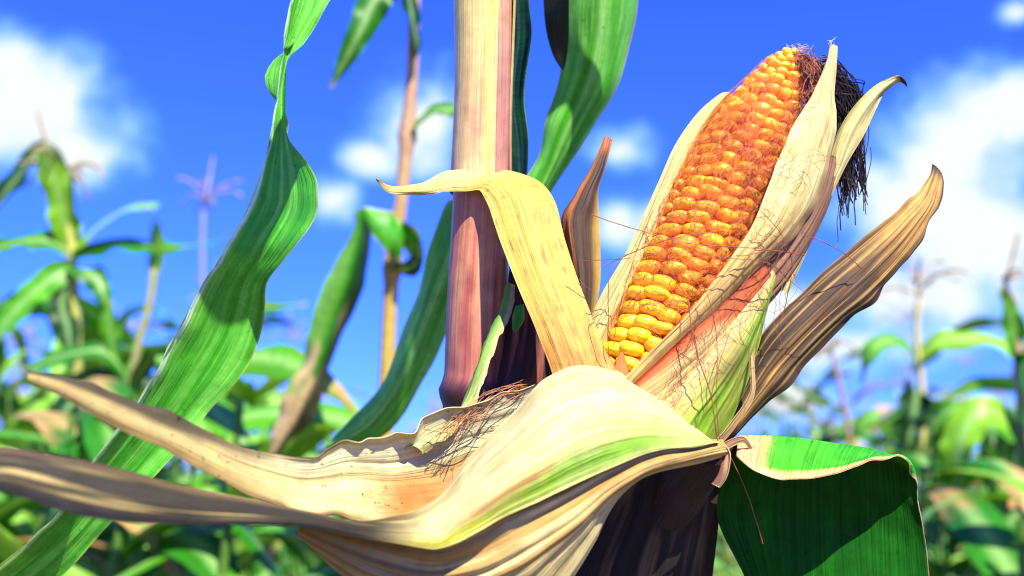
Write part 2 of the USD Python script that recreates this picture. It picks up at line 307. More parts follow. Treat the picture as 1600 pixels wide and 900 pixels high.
# the great belly husk, folded down and drawn out to the left
def c_belly(U, V):
    c = mixc(CREAM, lin(206, 222, 140), sm(V, 0.2, 0.6) * sm(U, 0.5, 0.05) * 0.85)
    g = np.exp(-((V - 0.74 - 0.28 * U) / 0.15) ** 2) * sm(U, 0.03, 0.14) * sm(U, 0.60, 0.50) * (0.6 + 0.8 * nz(U, V, 30, 6, 3))
    c = mixc(c, mixc(LIME, lin(206, 210, 40), sm(U, 0.2, 0.45)), np.clip(g, 0, 1) * 0.95)
    b = np.exp(-((V - 0.60 - 0.22 * U) / 0.035) ** 2) * sm(U, 0.24, 0.30) * sm(U, 0.50, 0.38)
    c = mixc(c, lin(200, 120, 60), b * 0.8)
    c = mixc(c, lin(196, 172, 112), sm(U, 0.46, 0.62) * (0.5 + 0.5 * nz(U, V, 10, 12, 4)))
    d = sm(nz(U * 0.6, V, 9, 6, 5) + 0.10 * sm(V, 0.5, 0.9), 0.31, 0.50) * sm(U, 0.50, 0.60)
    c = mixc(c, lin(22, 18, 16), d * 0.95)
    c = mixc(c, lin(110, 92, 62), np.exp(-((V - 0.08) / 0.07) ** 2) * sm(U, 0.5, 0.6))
    return mixc(c, lin(24, 17, 14), sm(V, 0.62, 0.9) * sm(U, 0.52, 0.66))  # underside shade painted along the lower edge of the drawn-out strip
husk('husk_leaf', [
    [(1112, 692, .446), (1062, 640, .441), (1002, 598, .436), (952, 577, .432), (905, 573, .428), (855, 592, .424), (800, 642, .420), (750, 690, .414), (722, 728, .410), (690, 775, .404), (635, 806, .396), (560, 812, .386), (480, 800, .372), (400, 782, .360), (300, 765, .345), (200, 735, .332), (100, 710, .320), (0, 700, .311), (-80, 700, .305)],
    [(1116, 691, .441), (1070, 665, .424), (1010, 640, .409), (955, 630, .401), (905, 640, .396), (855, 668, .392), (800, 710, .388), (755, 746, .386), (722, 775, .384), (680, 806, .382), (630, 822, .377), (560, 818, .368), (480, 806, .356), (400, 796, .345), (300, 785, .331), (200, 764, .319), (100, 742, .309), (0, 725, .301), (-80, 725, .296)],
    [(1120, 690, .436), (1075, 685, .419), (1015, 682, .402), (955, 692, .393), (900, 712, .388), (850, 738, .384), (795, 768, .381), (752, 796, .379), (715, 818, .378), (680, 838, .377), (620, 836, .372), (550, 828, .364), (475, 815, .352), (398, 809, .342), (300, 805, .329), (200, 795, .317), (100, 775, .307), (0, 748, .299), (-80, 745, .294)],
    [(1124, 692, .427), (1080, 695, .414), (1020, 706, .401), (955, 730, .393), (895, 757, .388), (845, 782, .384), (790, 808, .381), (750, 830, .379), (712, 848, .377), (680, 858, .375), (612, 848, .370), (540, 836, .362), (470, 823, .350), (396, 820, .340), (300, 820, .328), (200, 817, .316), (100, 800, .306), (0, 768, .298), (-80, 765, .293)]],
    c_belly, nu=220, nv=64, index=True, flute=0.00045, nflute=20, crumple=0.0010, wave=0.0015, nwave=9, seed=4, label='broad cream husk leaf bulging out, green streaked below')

# the flap behind it with the blurred strip that reaches up to the left
def c_flap(U, V):
    c = mixc(CREAM, lin(240, 235, 215), sm(V, 0.55, 0.2))
    c = mixc(c, OCHRE, sm(V, 0.35, 0.8) * sm(U, 0.42, 0.30) * sm(U, 0.02, 0.1))
    c = mixc(c, lin(196, 122, 52), sm(V, 0.42, 0.62) * sm(U, 0.46, 0.36) * sm(U, 0.10, 0.18) * (0.35 + 0.9 * nz(U, V, 12, 14, 81)))
    c = mixc(c, lin(206, 178, 116), sm(U, 0.52, 0.68) * (0.3 + 0.7 * nz(U, V, 9, 9, 8)))
    e = sm(np.abs(V - 0.5), 0.40, 0.5) * sm(U, 0.35, 0.5)
    c = mixc(c, lin(120, 95, 60), e)
    c = mixc(c, lin(150, 126, 80), sm(U, 0.56, 0.72) * sm(V, 0.6, 0.95))
    return mixc(c, lin(74, 64, 40), sm(U, 0.54, 0.74) * sm(V + 0.25 * (nz(U, V, 8, 3, 77) - 0.5), 0.52, 0.22) * 0.95)
husk('husk_leaf', [
    [(860, 590, .446), (800, 612, .442), (725, 632, .434), (650, 664, .424), (595, 688, .416), (545, 690, .408), (480, 714, .398), (400, 704, .384), (290, 655, .366), (180, 615, .350), (95, 588, .339), (42, 580, .333)],
    [(880, 690, .452), (820, 700, .449), (745, 712, .444), (668, 738, .436), (610, 745, .426), (552, 742, .414), (480, 750, .398), (400, 732, .381), (285, 682, .360), (172, 634, .343), (92, 600, .333), (43, 588, .328)],
    [(900, 800, .438), (830, 810, .434), (750, 820, .428), (680, 818, .420), (625, 816, .410), (560, 812, .400), (480, 802, .386), (396, 778, .372), (275, 712, .355), (160, 657, .340), (85, 614, .331), (44, 596, .327)]],
    c_flap, m=HUSKS, nu=200, nv=48, index=True, flute=0.0012, nflute=18, crumple=0.0011, wave=0.003, nwave=14, seed=6, label='pale spotted husk leaf drawn out to a blurred tip')

# the second layer under the belly
def c_under(U, V):
    c = mixc(TAN, CREAM, sm(nz(U * 0.4, V, 6, 13, 11), 0.45, 0.6))
    c = mixc(c, OCHRE, sm(nz(U, V, 5, 9, 12), 0.5, 0.7) * 0.8)
    c = mixc(c, CREAM, sm(V, 0.72, 0.86) * sm(U, 0.6, 0.4))
    return mixc(c, BROWN, sm(U, 0.55, 0.9) * 0.6)
husk('husk_leaf', [
    [(1128, 684, .436), (1085, 686, .426), (1030, 692, .415), (955, 716, .406), (895, 742, .400), (845, 766, .396), (790, 790, .393), (745, 814, .390), (690, 834, .386), (600, 826, .381), (530, 812, .373), (470, 806, .362)],
    [(1135, 702, .431), (1080, 714, .416), (1022, 730, .402), (958, 765, .394), (905, 810, .390), (855, 846, .388), (800, 880, .386), (740, 905, .386), (670, 915, .386), (585, 890, .382), (520, 858, .375), (465, 828, .363)],
    [(1140, 714, .443), (1085, 722, .429), (1008, 744, .417), (958, 785, .411), (925, 840, .408), (890, 900, .407), (850, 960, .407), (770, 980, .408), (690, 975, .408), (590, 935, .403), (515, 880, .393), (460, 836, .376)]],
    c_under, pale=0.72, nu=150, nv=60, index=True, flute=0.0020, nflute=15, crumple=0.0008, wave=0.002, seed=12, label='tan under husk with cream folds below the belly')
# brown husk hanging under the ear, its shade painted in as near black
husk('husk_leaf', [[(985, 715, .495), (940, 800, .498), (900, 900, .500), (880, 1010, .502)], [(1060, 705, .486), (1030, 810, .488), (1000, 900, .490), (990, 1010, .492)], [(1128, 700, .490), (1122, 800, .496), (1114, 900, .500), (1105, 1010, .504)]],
     lambda U, V: mixc(lin(20, 15, 13), lin(96, 80, 64), sm(nz(U, V, 1.5, 12, 31), 0.58, 0.72)), m=DRY, nu=60, nv=40, flute=0.002, nflute=12, seed=31, label='brown husk hanging under the ear, shade painted into its colour')

# flat straw strip that rises and folds over to the left
def c_strip(U, V):
    c = mixc(lin(206, 176, 84), lin(200, 142, 60), sm(U, 0.32, 0.10))
    c = mixc(c, lin(222, 206, 140), sm(U, 0.5, 0.75))
    return mixc(c, lin(150, 110, 60), sm(nz(U, V, 40, 22, 17), 0.64, 0.74) * 0.7)
husk('husk_leaf', [
    [(868, 600, .430), (862, 578, .433), (840, 520, .440), (810, 450, .453), (781, 375, .467), (760, 315, .477), (747, 297, .479), (725, 299, .479), (700, 299, .478), (660, 304, .474), (615, 303, .466), (588, 280, .461)],
    [(912, 596, .427), (906, 570, .430), (886, 515, .437), (858, 445, .450), (832, 370, .464), (810, 305, .476), (775, 283, .4805), (740, 285, .4805), (702, 287, .479), (658, 297, .472), (616, 298, .466), (588, 279, .4605)],
    [(955, 592, .432), (950, 562, .435), (931, 510, .441), (906, 445, .451), (883, 375, .464), (866, 312, .476), (838, 280, .488), (775, 264, .492), (705, 266, .484), (656, 287, .475), (618, 291, .467), (588, 278, .460)]],
    c_strip, pale=0.85, nu=150, nv=30, index=True, flute=0.00035, nflute=14, crumple=0.0004, seed=17, label='straw yellow husk strip folded over towards the stalk')

# husk standing left of the cob
husk('husk_leaf', [[(912, 545, .452), (918, 515, .453), (942, 465, .455), (985, 390, .459), (1028, 292, .464), (1060, 220, .468), (1100, 166, .472), (1132, 144, .475)],
                   [(930, 560, .444), (940, 520, .446), (972, 455, .450), (1010, 380, .455), (1046, 290, .461), (1078, 222, .466), (1112, 172, .471), (1139, 145, .4745)],
                   [(980, 570, .462), (990, 520, .464), (1020, 440, .467), (1050, 370, .470), (1080, 290, .474), (1105, 225, .477), (1130, 180, .479), (1146, 148, .478)]],
     lambda U, V: mixc(mixc(CREAM2, lin(232, 190, 130), sm(V, 0.4, 0.7)), lin(225, 140, 70), sm(V, 0.5, 0.8) * 0.6), pale=0.84, nu=110, nv=40, index=True, flute=0.0012, nflute=11, crumple=0.0004, seed=20)
# husk wrapped along the right of the cob up to its frayed tip
def c_right(U, V):
    c = mixc(lin(222, 208, 160), lin(214, 180, 122), sm(U, 0.45, 0.7))
    c = mixc(c, lin(150, 115, 80), sm(V, 0.8, 1.0) * sm(U, 0.3, 0.5) * 0.8)
    return mixc(c, lin(170, 140, 90), sm(nz(U, V, 14, 14, 22), 0.58, 0.72) * 0.6)
husk('husk_leaf', [
    [(1296, 70, .468), (1287, 110, .463), (1271, 145, .458), (1240, 195, .4515), (1216, 250, .447), (1197, 300, .443), (1174, 355, .439), (1140, 405, .435), (1080, 485, .431), (1020, 545, .429), (970, 598, .428)],
    [(1302, 70, .467), (1297, 110, .461), (1290, 147, .457), (1280, 197, .453), (1266, 248, .450), (1248, 300, .447), (1220, 352, .443), (1170, 406, .437), (1094, 488, .432), (1032, 548, .4295), (982, 600, .4285)],
    [(1308, 72, .470), (1306, 110, .467), (1303, 150, .466), (1305, 200, .466), (1297, 245, .465), (1282, 300, .463), (1258, 345, .459), (1200, 404, .450), (1114, 492, .441), (1048, 553, .436), (996, 604, .432)]],
    c_right, pale=0.86, nu=140, nv=36, index=True, flute=0.0009, nflute=9, crumple=0.0006, wave=0.0012, nwave=10, seed=22, label='pale husk leaf wrapping the right side of the cob')
husk('husk_leaf', [[(1190, 408, .4485), (1104, 492, .4375), (985, 602, .4282)], [(1204, 430, .4515), (1126, 520, .439), (1006, 616, .4285)], [(1206, 450, .456), (1150, 548, .445), (1034, 640, .433)]],
     lambda U, V: mixc(mixc(lin(210, 70, 22), lin(220, 120, 56), nz(U, V, 6, 20, 24)), lin(230, 196, 140), sm(V - 0.45 * sm(U, 0.5, 0.15), 0.12, 0.42)), nu=60, nv=20, flute=0.0008, seed=24, label='orange inner husk showing in the crease')
def c_green(U, V):
    c = mixc(lin(236, 200, 150), lin(140, 190, 40), sm(V, 0.25, 0.6))
    c = mixc(c, lin(205, 205, 110), sm(nz(U, V, 2, 22, 26), 0.48, 0.66) * 0.8)
    return mixc(c, lin(120, 95, 50), np.exp(-((U - 0.48) / 0.12) ** 2 - ((V - 0.55) / 0.2) ** 2) * 0.8)
husk('husk_leaf', [
    [(1207, 422, .4535), (1176, 450, .448), (1120, 510, .4405), (1060, 566, .435), (1012, 616, .431), (1000, 668, .428)],
    [(1211, 430, .453), (1190, 482, .446), (1155, 548, .439), (1112, 608, .434), (1074, 655, .430), (1052, 700, .428)],
    [(1212, 440, .459), (1197, 490, .459), (1181, 550, .458), (1162, 610, .457), (1142, 655, .455), (1118, 700, .452)]],
    c_green, pale=0.75, nu=90, nv=44, index=True, flute=0.0012, nflute=18, crumple=0.0004, seed=26, label='lime streaked outer husk at the foot of the cob')
husk('husk_leaf', [[(1290, 240, .468), (1268, 295, .465), (1238, 345, .4612), (1184, 405, .4535), (1112, 478, .4465)], [(1306, 245, .472), (1292, 300, .468), (1268, 352, .464), (1230, 408, .459), (1155, 490, .4505)], [(1312, 255, .480), (1300, 305, .477), (1278, 358, .472), (1246, 418, .466), (1175, 500, .456)]],
     lambda U, V: mixc(lin(140, 105, 82), lin(95, 72, 58), nz(U, V, 3, 12, 28)), m=DRY, nu=60, nv=26, flute=0.001, seed=28)
def c_outer(U, V):
    c = mixc(lin(216, 206, 156), lin(182, 176, 110), sm(V, 0.35, 0.05) * 0.7)
    return mixc(c, lin(60, 48, 40), sm(U, 0.86, 0.93))
husk('husk_leaf', [
    [(1222, 455, .464), (1240, 405, .467), (1270, 330, .472), (1287, 283, .474), (1299, 240, .476), (1318, 192, .477), (1348, 152, .478), (1380, 126, .478), (1402, 118, .480), (1416, 128, .486)],
    [(1226, 458, .462), (1245, 412, .464), (1280, 326, .469), (1303, 270, .471), (1316, 225, .472), (1340, 180, .474), (1366, 148, .476), (1388, 130, .478), (1404, 122, .482), (1417, 132, .488)],
    [(1230, 460, .466), (1250, 416, .469), (1291, 322, .474), (1322, 256, .477), (1350, 206, .479), (1368, 168, .480), (1380, 146, .481), (1393, 135, .483), (1406, 128, .486), (1418, 136, .490)]],
    c_outer, pale=0.82, nu=110, nv=26, index=True, flute=0.0006, nflute=9, crumple=0.0005, seed=30, label='narrow pale husk with a dark hooked tip')
# dry brown leaf thrown out to the right
def c_brown(U, V):
    c = mixc(lin(176, 138, 72), lin(108, 80, 46), sm(nz(U, V, 3, 20, 34), 0.35, 0.65))
    c = mixc(c, lin(62, 46, 34), sm(nz(U, V, 4, 7, 35) + 0.16 * sm(V, 0.6, 0.2), 0.38, 0.54) * sm(U, 0.80, 0.50))
    c = mixc(c, lin(196, 164, 96), sm(nz(U * 0.3, V, 3, 40, 36), 0.52, 0.62) * 0.6)
    c = mixc(c, lin(200, 166, 90), sm(U, 0.55, 0.8) * 0.35)
    c = mixc(c, lin(55, 42, 32), sm(V, 0.86, 0.97)); return mixc(c, lin(50, 38, 30), sm(U, 0.93, 1.0))
husk('husk_leaf', [
    [(1118, 690, .459), (1150, 618, .460), (1180, 540, .462), (1246, 462, .466), (1330, 390, .471), (1396, 335, .476), (1440, 296, .481), (1459, 258, .486)],
    [(1124, 694, .457), (1170, 630, .457), (1222, 560, .458), (1285, 495, .461), (1362, 425, .466), (1420, 362, .471), (1456, 308, .477), (1466, 264, .484)],
    [(1132, 698, .462), (1190, 640, .464), (1262, 566, .467), (1328, 500, .471), (1394, 440, .475), (1438, 378, .479), (1470, 312, .483), (1473, 276, .487)]],
    c_brown, m=DRY, nu=130, nv=50, index=True, flute=0.0013, nflute=16, crumple=0.0006, wave=0.002, nwave=9, seed=34, label='dry brown ribbed husk leaf thrown out to the right')
# small curls and shards round the foot of the ear
husk('husk_leaf', [[(1190, 478, .452), (1172, 556, .449), (1174, 602, .447), (1142, 660, .446), (1100, 706, .446)], [(1194, 482, .454), (1178, 556, .451), (1180, 606, .449), (1148, 668, .448), (1106, 712, .448)]], lin(196, 165, 120), m=DRY, nu=60, nv=6)
husk('husk_leaf', [[(1118, 690, .440), (1130, 708, .436), (1124, 735, .434), (1112, 756, .434)], [(1130, 692, .438), (1142, 712, .434), (1138, 738, .433), (1124, 762, .434)]], lambda U, V: mixc(lin(150, 90, 90), lin(206, 176, 150), V), nu=40, nv=10, flute=0.0006, label='pinkish curl of husk at the ear base')
husk('husk_leaf', [[(1118, 706, .440), (1135, 690, .442), (1158, 682, .446), (1175, 700, .452)], [(1122, 714, .441), (1140, 700, .444), (1160, 692, .448), (1172, 708, .453)]], lin(170, 140, 110), m=DRY, nu=40, nv=8)
husk('husk_leaf', [[(957, 590, .432), (962, 568, .434), (970, 548, .436)], [(985, 590, .432), (980, 570, .434), (973, 549, .436)]], lin(205, 130, 60), nu=20, nv=8)
husk('husk_leaf', [[(925, 580, .430), (930, 565, .433), (938, 548, .436)], [(962, 582, .430), (958, 566, .433), (946, 550, .436)]], lin(220, 160, 84), nu=20, nv=8)
# twisted dry husk behind the folded strip
def c_twist(U, V):
    c = mixc(lin(70, 52, 38), lin(178, 112, 60), sm(np.abs(V - 0.2), 0.2, 0.05)); c = mixc(c, lin(160, 135, 70), sm(V, 0.82, 0.95))
    return mixc(c, lin(200, 120, 70), sm(U, 0.85, 0.95) * 0.7)
husk('husk_leaf', [
    [(905, 500, .470), (890, 420, .474), (878, 345, .478), (898, 302, .481), (926, 256, .485), (944, 216, .489)], [(912, 505, .462), (906, 420, .466), (900, 350, .470), (914, 305, .474), (936, 258, .480), (949, 214, .488)], [(925, 500, .474), (936, 420, .478), (934, 350, .480), (934, 305, .482), (945, 262, .486), (956, 220, .490)]],
    c_twist, m=DRY, nu=80, nv=30, index=True, flute=0.0012, nflute=8, seed=38, label='twisted dark brown husk tip behind the yellow strip')
# green rolled leaf and fibres between stalk and ear
husk('husk_leaf', [[(792, 440, .478), (782, 480, .474), (760, 530, .466), (742, 580, .456), (722, 630, .446), (690, 668, .438), (630, 702, .428)], [(806, 446, .474), (800, 486, .470), (778, 535, .461), (760, 585, .452), (742, 632, .443), (712, 672, .436), (660, 706, .428)]],
     lambda U, V: mixc(mixc(lin(120, 170, 70), lin(220, 205, 150), sm(V, 0.6, 0.95)), lin(220, 214, 160), sm(U, 0.5, 0.9)), nu=80, nv=14, bulge=0.003, flute=0.0008, crumple=0.001, wave=0.001, nwave=20, seed=40, label='rolled green husk tip beside the stalk')
# the shank that carries the ear
mesh, uv = tube(np.array([P([1110, 690, .466]), P([1070, 750, .492]), P([1000, 880, .512]), P([900, 1050, .512]), P([760, 1200, .505])]), np.array([13, 14, 13, 12, 12]) / 1000, 16)
obj('shank', mesh, DRY, ear, uv=uv, tone=np.tile(lin(52, 38, 32), (len(uv), 1)))

# silk
rs = np.random.default_rng(11)
def wander(t0, p0, dt, n, curl, lift):
    t, p, out, a = t0, p0, [], rs.normal(0, 0.4)
    for _ in range(n):
        out.append((t, p)); a += rs.normal(0, curl); a *= 0.93
        t += dt * math.cos(a); p += abs(dt) * ALEN / max(0.008, float(RP(min(max(t, 0), 1)))) * math.sin(a)
    q = np.array(out); k = q[:, 0] < 0.985; q = q[k] if k.sum() > 3 else q[:4]
    ph = np.sin(np.linspace(0, rs.uniform(4, 10), len(q)) + rs.uniform(0, 6)) * 0.5 + 0.5
    return on_cob(np.clip(q[:, 0], 0, 0.99), q[:, 1], 0.0004 + lift * ph)
strands = [wander(rs.uniform(0.75, 0.97), rs.uniform(-1.1, 1.0), -0.011, int(rs.integers(16, 48)), 0.22, 0.0011) for _ in range(150)]
strands += [wander(rs.uniform(0.27, 0.80), rs.uniform(-1.1, 1.1), rs.choice([-1, 1]) * 0.006, int(rs.integers(10, 34)), 0.55, 0.0018) for _ in range(280)]
strands += [wander(rs.uniform(0.2, 0.6), rs.uniform(0.25, 1.0), -0.008, int(rs.integers(14, 40)), 0.4, 0.0015) for _ in range(110)]
dark_ = [wander(rs.uniform(0.32, 0.82), rs.uniform(-1.0, 1.1), rs.choice([-1, 1]) * 0.006, int(rs.integers(14, 44)), 0.5, 0.0024) for _ in range(120)]
curves('silk', dark_, [rs.uniform(0.00012, 0.00022) for _ in dark_], SILK_LONG, ear, 'stuff', 'dark brown red silk tangled over the middle of the cob')
curves('silk', strands, [rs.uniform(0.00010, 0.00020) for _ in strands], SILK, ear, 'stuff', 'fine red silk clinging to the kernels')
def loose(pts, w, m=SILK_LONG, name='silk_strand', n=24, jit=0.6):
    w *= 0.8
    q = along(pts, n); q[:, :2] += np.cumsum(rs.normal(0, jit, (n, 2)), 0) * 0.5
    return curves(name, [P(q)], [w], m, ear)
for pts, w in [([(925, 335, .43), (1000, 360, .425), (1080, 380, .424), (1180, 388, .428), (1260, 400, .44)], .0005), ([(943, 417, .43), (990, 395, .427), (1060, 372, .424), (1130, 362, .424)], .00055),
               ([(952, 560, .428), (953, 500, .424), (955, 430, .424), (985, 395, .426)], .00045), ([(958, 545, .428), (968, 480, .425), (985, 420, .424), (1020, 330, .428)], .0004),
               ([(1075, 470, .425), (1085, 540, .424), (1110, 620, .424), (1120, 690, .43)], .0006), ([(1100, 450, .426), (1120, 560, .424), (1100, 640, .424)], .0004), ([(1140, 520, .43), (1120, 600, .426), (1125, 690, .43)], .0004),
               ([(1190, 330, .43), (1240, 420, .44), (1230, 480, .445), (1215, 520, .446)], .0004), ([(1258, 368, .445), (1300, 385, .45), (1345, 420, .46)], .0005), ([(1180, 395, .43), (1250, 450, .44), (1300, 500, .45)], .0003),
               ([(1130, 690, .44), (1150, 730, .445), (1175, 790, .45), (1192, 848, .452)], .0006), ([(905, 408, .45), (935, 405, .445), (985, 400, .43)], .00035), ([(905, 435, .45), (918, 450, .448), (925, 455, .446)], .0003),
               ([(1150, 400, .43), (1200, 390, .435), (1240, 350, .44)], .0005), ([(1060, 380, .424), (1120, 400, .424), (1200, 410, .43), (1235, 440, .44)], .0004)]:
    loose(pts, w)
hs = []
for _ in range(34):  # loops lying on the right husk
    c = np.array([rs.uniform(1195, 1262), rs.uniform(225, 380)]); c[0] -= (c[1] - 250) * 0.35
    n = 22; a = rs.uniform(0, 6.3) + np.cumsum(rs.normal(0.12, 0.22, n)); st = np.cumsum(np.stack([np.cos(a), np.sin(a)], 1) * rs.uniform(2.0, 4.5), 0)
    q = np.hstack([c + st, np.full((n, 1), 0.4395 + 0.0)]); q[:, 2] = 0.445 - (q[:, 1] - 230) * 0.00007; hs.append(P(q))
for _ in range(46):
    x = rs.uniform(1040, 1235); y = 560 - (x - 1040) * 0.9 + rs.normal(0, 26); L_ = rs.uniform(30, 110)
    q = along([(x, y, .4275), (x + rs.normal(-6, 14), y + L_ * .5, .4265), (x + rs.normal(0, 24), y + L_, .428)], 20); q[:, 0] += np.sin(np.linspace(0, rs.uniform(3, 9), 20)) * 4; q[:, 2] += np.clip((430 - q[:, 1]) * 0.00007 + (q[:, 0] - 1100) * 0.00006, 0, .02); hs.append(P(q))
curves('silk', hs, [rs.uniform(.00011, .0002) for _ in hs], SILK_LONG, ear, 'stuff', 'curled red silk lying on the pale right husk')
# dark tuft at the tip, hanging behind the husks
dk = []
clumps = [((1300 + 34 * k / 15 + rs.normal(0, 4), 160 + rs.normal(0, 14)), (1306 + rs.uniform(0, 24), rs.uniform(240, 352)) if k % 3 else (1346 + rs.normal(0, 4), rs.uniform(250, 330))) for k in range(16)]
for _ in range(330):
    (mx_, my_), (ex, ey) = clumps[rs.integers(16)]; f = rs.uniform(0.55, 1.0); ex2, ey2 = mx_ + (ex - mx_) * f, my_ + (ey - my_) * f
    q = [(1270 + rs.normal(0, 6), 110 + rs.normal(0, 9), .474), (1290 + rs.normal(0, 8), 118 + rs.normal(0, 12), .477 + rs.normal(0, .002)), (mx_ + rs.normal(0, 8), my_ + rs.normal(0, 8), .484 + rs.normal(0, .002)), ((mx_ + ex2) / 2 + rs.normal(0, 5), (my_ + ey2) / 2, .485 + rs.normal(0, .002)), (ex2 + rs.normal(0, 2.5), ey2, .485 + rs.normal(0, .001))]
    q = along(q, 28); q[:, 0] += np.sin(np.linspace(0, rs.uniform(6, 20), 28) + rs.uniform(0, 6)) * rs.uniform(0.5, 3.5); dk.append(P(q))
for x, y0, y1 in ((1309, 330, 378), (1313, 320, 360), (1336, 300, 352), (1352, 290, 335), (1349, 250, 330)):
    q = along([(x + 8, y0 - 60, .485), (x + 3, y0, .485), (x - 2, (y0 + y1) / 2, .485), (x, y1, .485)], 26); q[:, 0] += np.sin(np.linspace(0, 9, 26)) * 2; dk.append(P(q))
curves('silk', dk, [rs.uniform(.0003, .0007) for _ in dk], SILK_DARK, ear, 'stuff', 'matted black silk tuft hanging behind the husk tips')
tp = []
for _ in range(85):
    q = along([(1248 + rs.normal(0, 9), 92 + rs.normal(0, 7), .470 + rs.normal(0, .003)), (1266 + rs.normal(0, 8), 106 + rs.normal(0, 10), .466 + rs.normal(0, .003)), (1272 + rs.normal(0, 9), 140 + rs.normal(0, 16), .464), (1262 + rs.normal(0, 12), 170 + rs.normal(0, 20), .459)], 18)
    q[:, 0] += np.sin(np.linspace(0, rs.uniform(5, 14), 18) + rs.uniform(0, 6)) * 2; tp.append(P(q))
curves('silk', tp, [rs.uniform(.0002, .0005) for _ in tp], SILK_LONG, ear, 'stuff', 'dark red silk matted over the cob tip')
fr = [P(along([(1246 + rs.normal(0, 8), 96, .474), (1246 + rs.normal(0, 9), 84 + rs.normal(0, 4), .473), (1246 + rs.normal(0, 12), 76 + rs.normal(0, 4), .472)], 6)) for _ in range(40)]
fr += [P(along([(1301, 76, .468), (1300 + rs.normal(0, 4), 68, .468), (1303 + rs.normal(0, 6), 60 + rs.normal(0, 3), .468)], 6)) for _ in range(5)]
curves('silk', fr, [.00022] * len(fr), silk_mat('pale_fibre', (0.25, 0.2, 0.13), (0.5, 0.42, 0.3)), ear, 'stuff', 'pale frayed fibres at the very tip')
tf = []
for _ in range(22):
    a = rs.uniform(0, 1); q = along([(830 - 10 * a + rs.normal(0, 8), 596 + 16 * a, .457 - .012 * a), (775 + rs.normal(0, 10), 610 + 22 * a + rs.normal(0, 4), .445 - .01 * a), (735 + rs.normal(0, 9), 640 + 16 * a + rs.normal(0, 5), .437 - .006 * a), (690 + rs.normal(0, 16), 676 + rs.normal(0, 7), .424)], 20)
    q[:, 1] += np.sin(np.linspace(0, rs.uniform(5, 14), 20) + rs.uniform(0, 6)) * rs.uniform(1.5, 6); tf.append(P(q))
curves('silk', tf, [rs.uniform(.00015, .00034) for _ in tf], SILK_TAN, ear, 'stuff', 'brown silk caught between husk and stalk')

# ------------------------------------------------------------------ the plant that carries it
plant_foot = P([742, 760, .50]); plant_foot[2] = 0.0
plant = thing('corn_plant', 'corn plant with thick pinkish stalk standing right behind the ear', 'corn plant', plant_foot)
sp = along([(760, -420, .50), (758, -150, .50), (757, 60, .50), (752, 300, .50), (747, 450, .50), (744, 560, .50), (743, 600, .50), (742, 640, .50), (741, 720, .50), (740, 900, .50)], 110)
W = np.vstack([P(sp), np.linspace(P([740, 900, .50]), plant_foot, 24)[1:]])
yy = np.concatenate([sp[:, 1], np.linspace(900, 4000, 24)[1:]])
rad = 0.0142 + 0.0016 * sm(yy, 280, 560) + 0.0028 * np.exp(-((yy - 612) / 16) ** 2)
mesh, uv = tube(W, rad, 40)
Yr = np.concatenate([np.repeat(yy, 40), [yy[0], yy[-1]]]); ang = np.concatenate([np.tile(np.arange(40), len(yy)), [0, 0]])
nn = meshkit.fbm(np.stack([Yr / 160, np.cos(ang * 2 * np.pi / 40) * 6, np.sin(ang * 2 * np.pi / 40) * 6], -1), 3, 3)
c = mixc(lin(190, 150, 110), lin(176, 124, 108), sm(Yr, -40, 150)); c = mixc(c, lin(200, 142, 108), sm(Yr, 240, 330)); c = mixc(c, lin(162, 80, 74), sm(nn, 0.48, 0.64) * sm(Yr, 240, 480))
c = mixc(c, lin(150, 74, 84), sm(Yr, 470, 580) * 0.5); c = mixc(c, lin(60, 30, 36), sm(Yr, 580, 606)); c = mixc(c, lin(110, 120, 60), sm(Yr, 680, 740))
obj('stalk', mesh, STALK, plant, uv=uv, tone=c)
# leaf sheath wrapped round the upper stalk, its seam to the right of the middle
ns = 46; ths = np.linspace(math.radians(28), math.radians(-292), ns); sy = along([(758, -150, .50), (757, 60, .50), (752, 262, .50), (751, 300, .50)], 60)
C3 = P(sy); shape = 0.0152 + 0.0006 * np.sin(np.linspace(0, 7, 60))
G = C3[:, None] + shape[:, None, None] * (np.sin(ths)[None, :, None] * RGT - np.cos(ths)[None, :, None] * np.array([0, 1.0, 0]))
flare = sm(sy[:, 1], 60, -120)[:, None, None] * 0.004; G[:, :4] += flare * (RGT * 0.7 - np.array([0, 1.0, 0]))
U_, V_ = np.meshgrid(np.linspace(0, 1, 60), np.linspace(0, 1, ns), indexing='ij'); Ys = np.repeat(sy[:, 1], ns); Vf = V_.ravel()
c = mixc(lin(220, 202, 130), lin(216, 186, 132), sm(Ys, 20, 200)); c = mixc(c, lin(196, 130, 108), sm(Ys, 130, 320) * sm(meshkit.noise(np.stack([Vf * 16, Ys / 90, Ys * 0], -1), 4), 0.35, 0.7))
c = mixc(c, lin(196, 196, 70), np.exp(-((Vf - 0.045) / 0.03) ** 2) * 0.45)
obj('leaf_sheath', (G.reshape(-1, 3), grid_faces(60, ns)), STALK, plant, uv=np.stack([U_ * 0.16, V_ * 0.09], -1).reshape(-1, 2), tone=c)
GRN, GRN2, GRNP, GRND = lin(38, 128, 18), lin(70, 160, 30), lin(150, 205, 110), lin(20, 78, 18)
def c_leaf(base=GRN, tip=None, rib=0.5, dry=0.0, seed=0):
    def f(U, V):
        c = mixc(base, GRN2, sm(nz(U, V, 5, 9, seed), 0.35, 0.68))
        c = mixc(c, GRNP, np.exp(-((V - rib) / 0.045) ** 2) * 0.8)
        c = mixc(c, lin(190, 160, 100), sm(np.abs(V - 0.5), 0.475, 0.5) * 0.7)
        if dry: c = mixc(c, lin(176, 140, 88), sm(nz(U, V, 5, 3, seed + 3) + (U - 0.5) * 1.2, 0.6, 0.9) * dry)
        return c
    return f
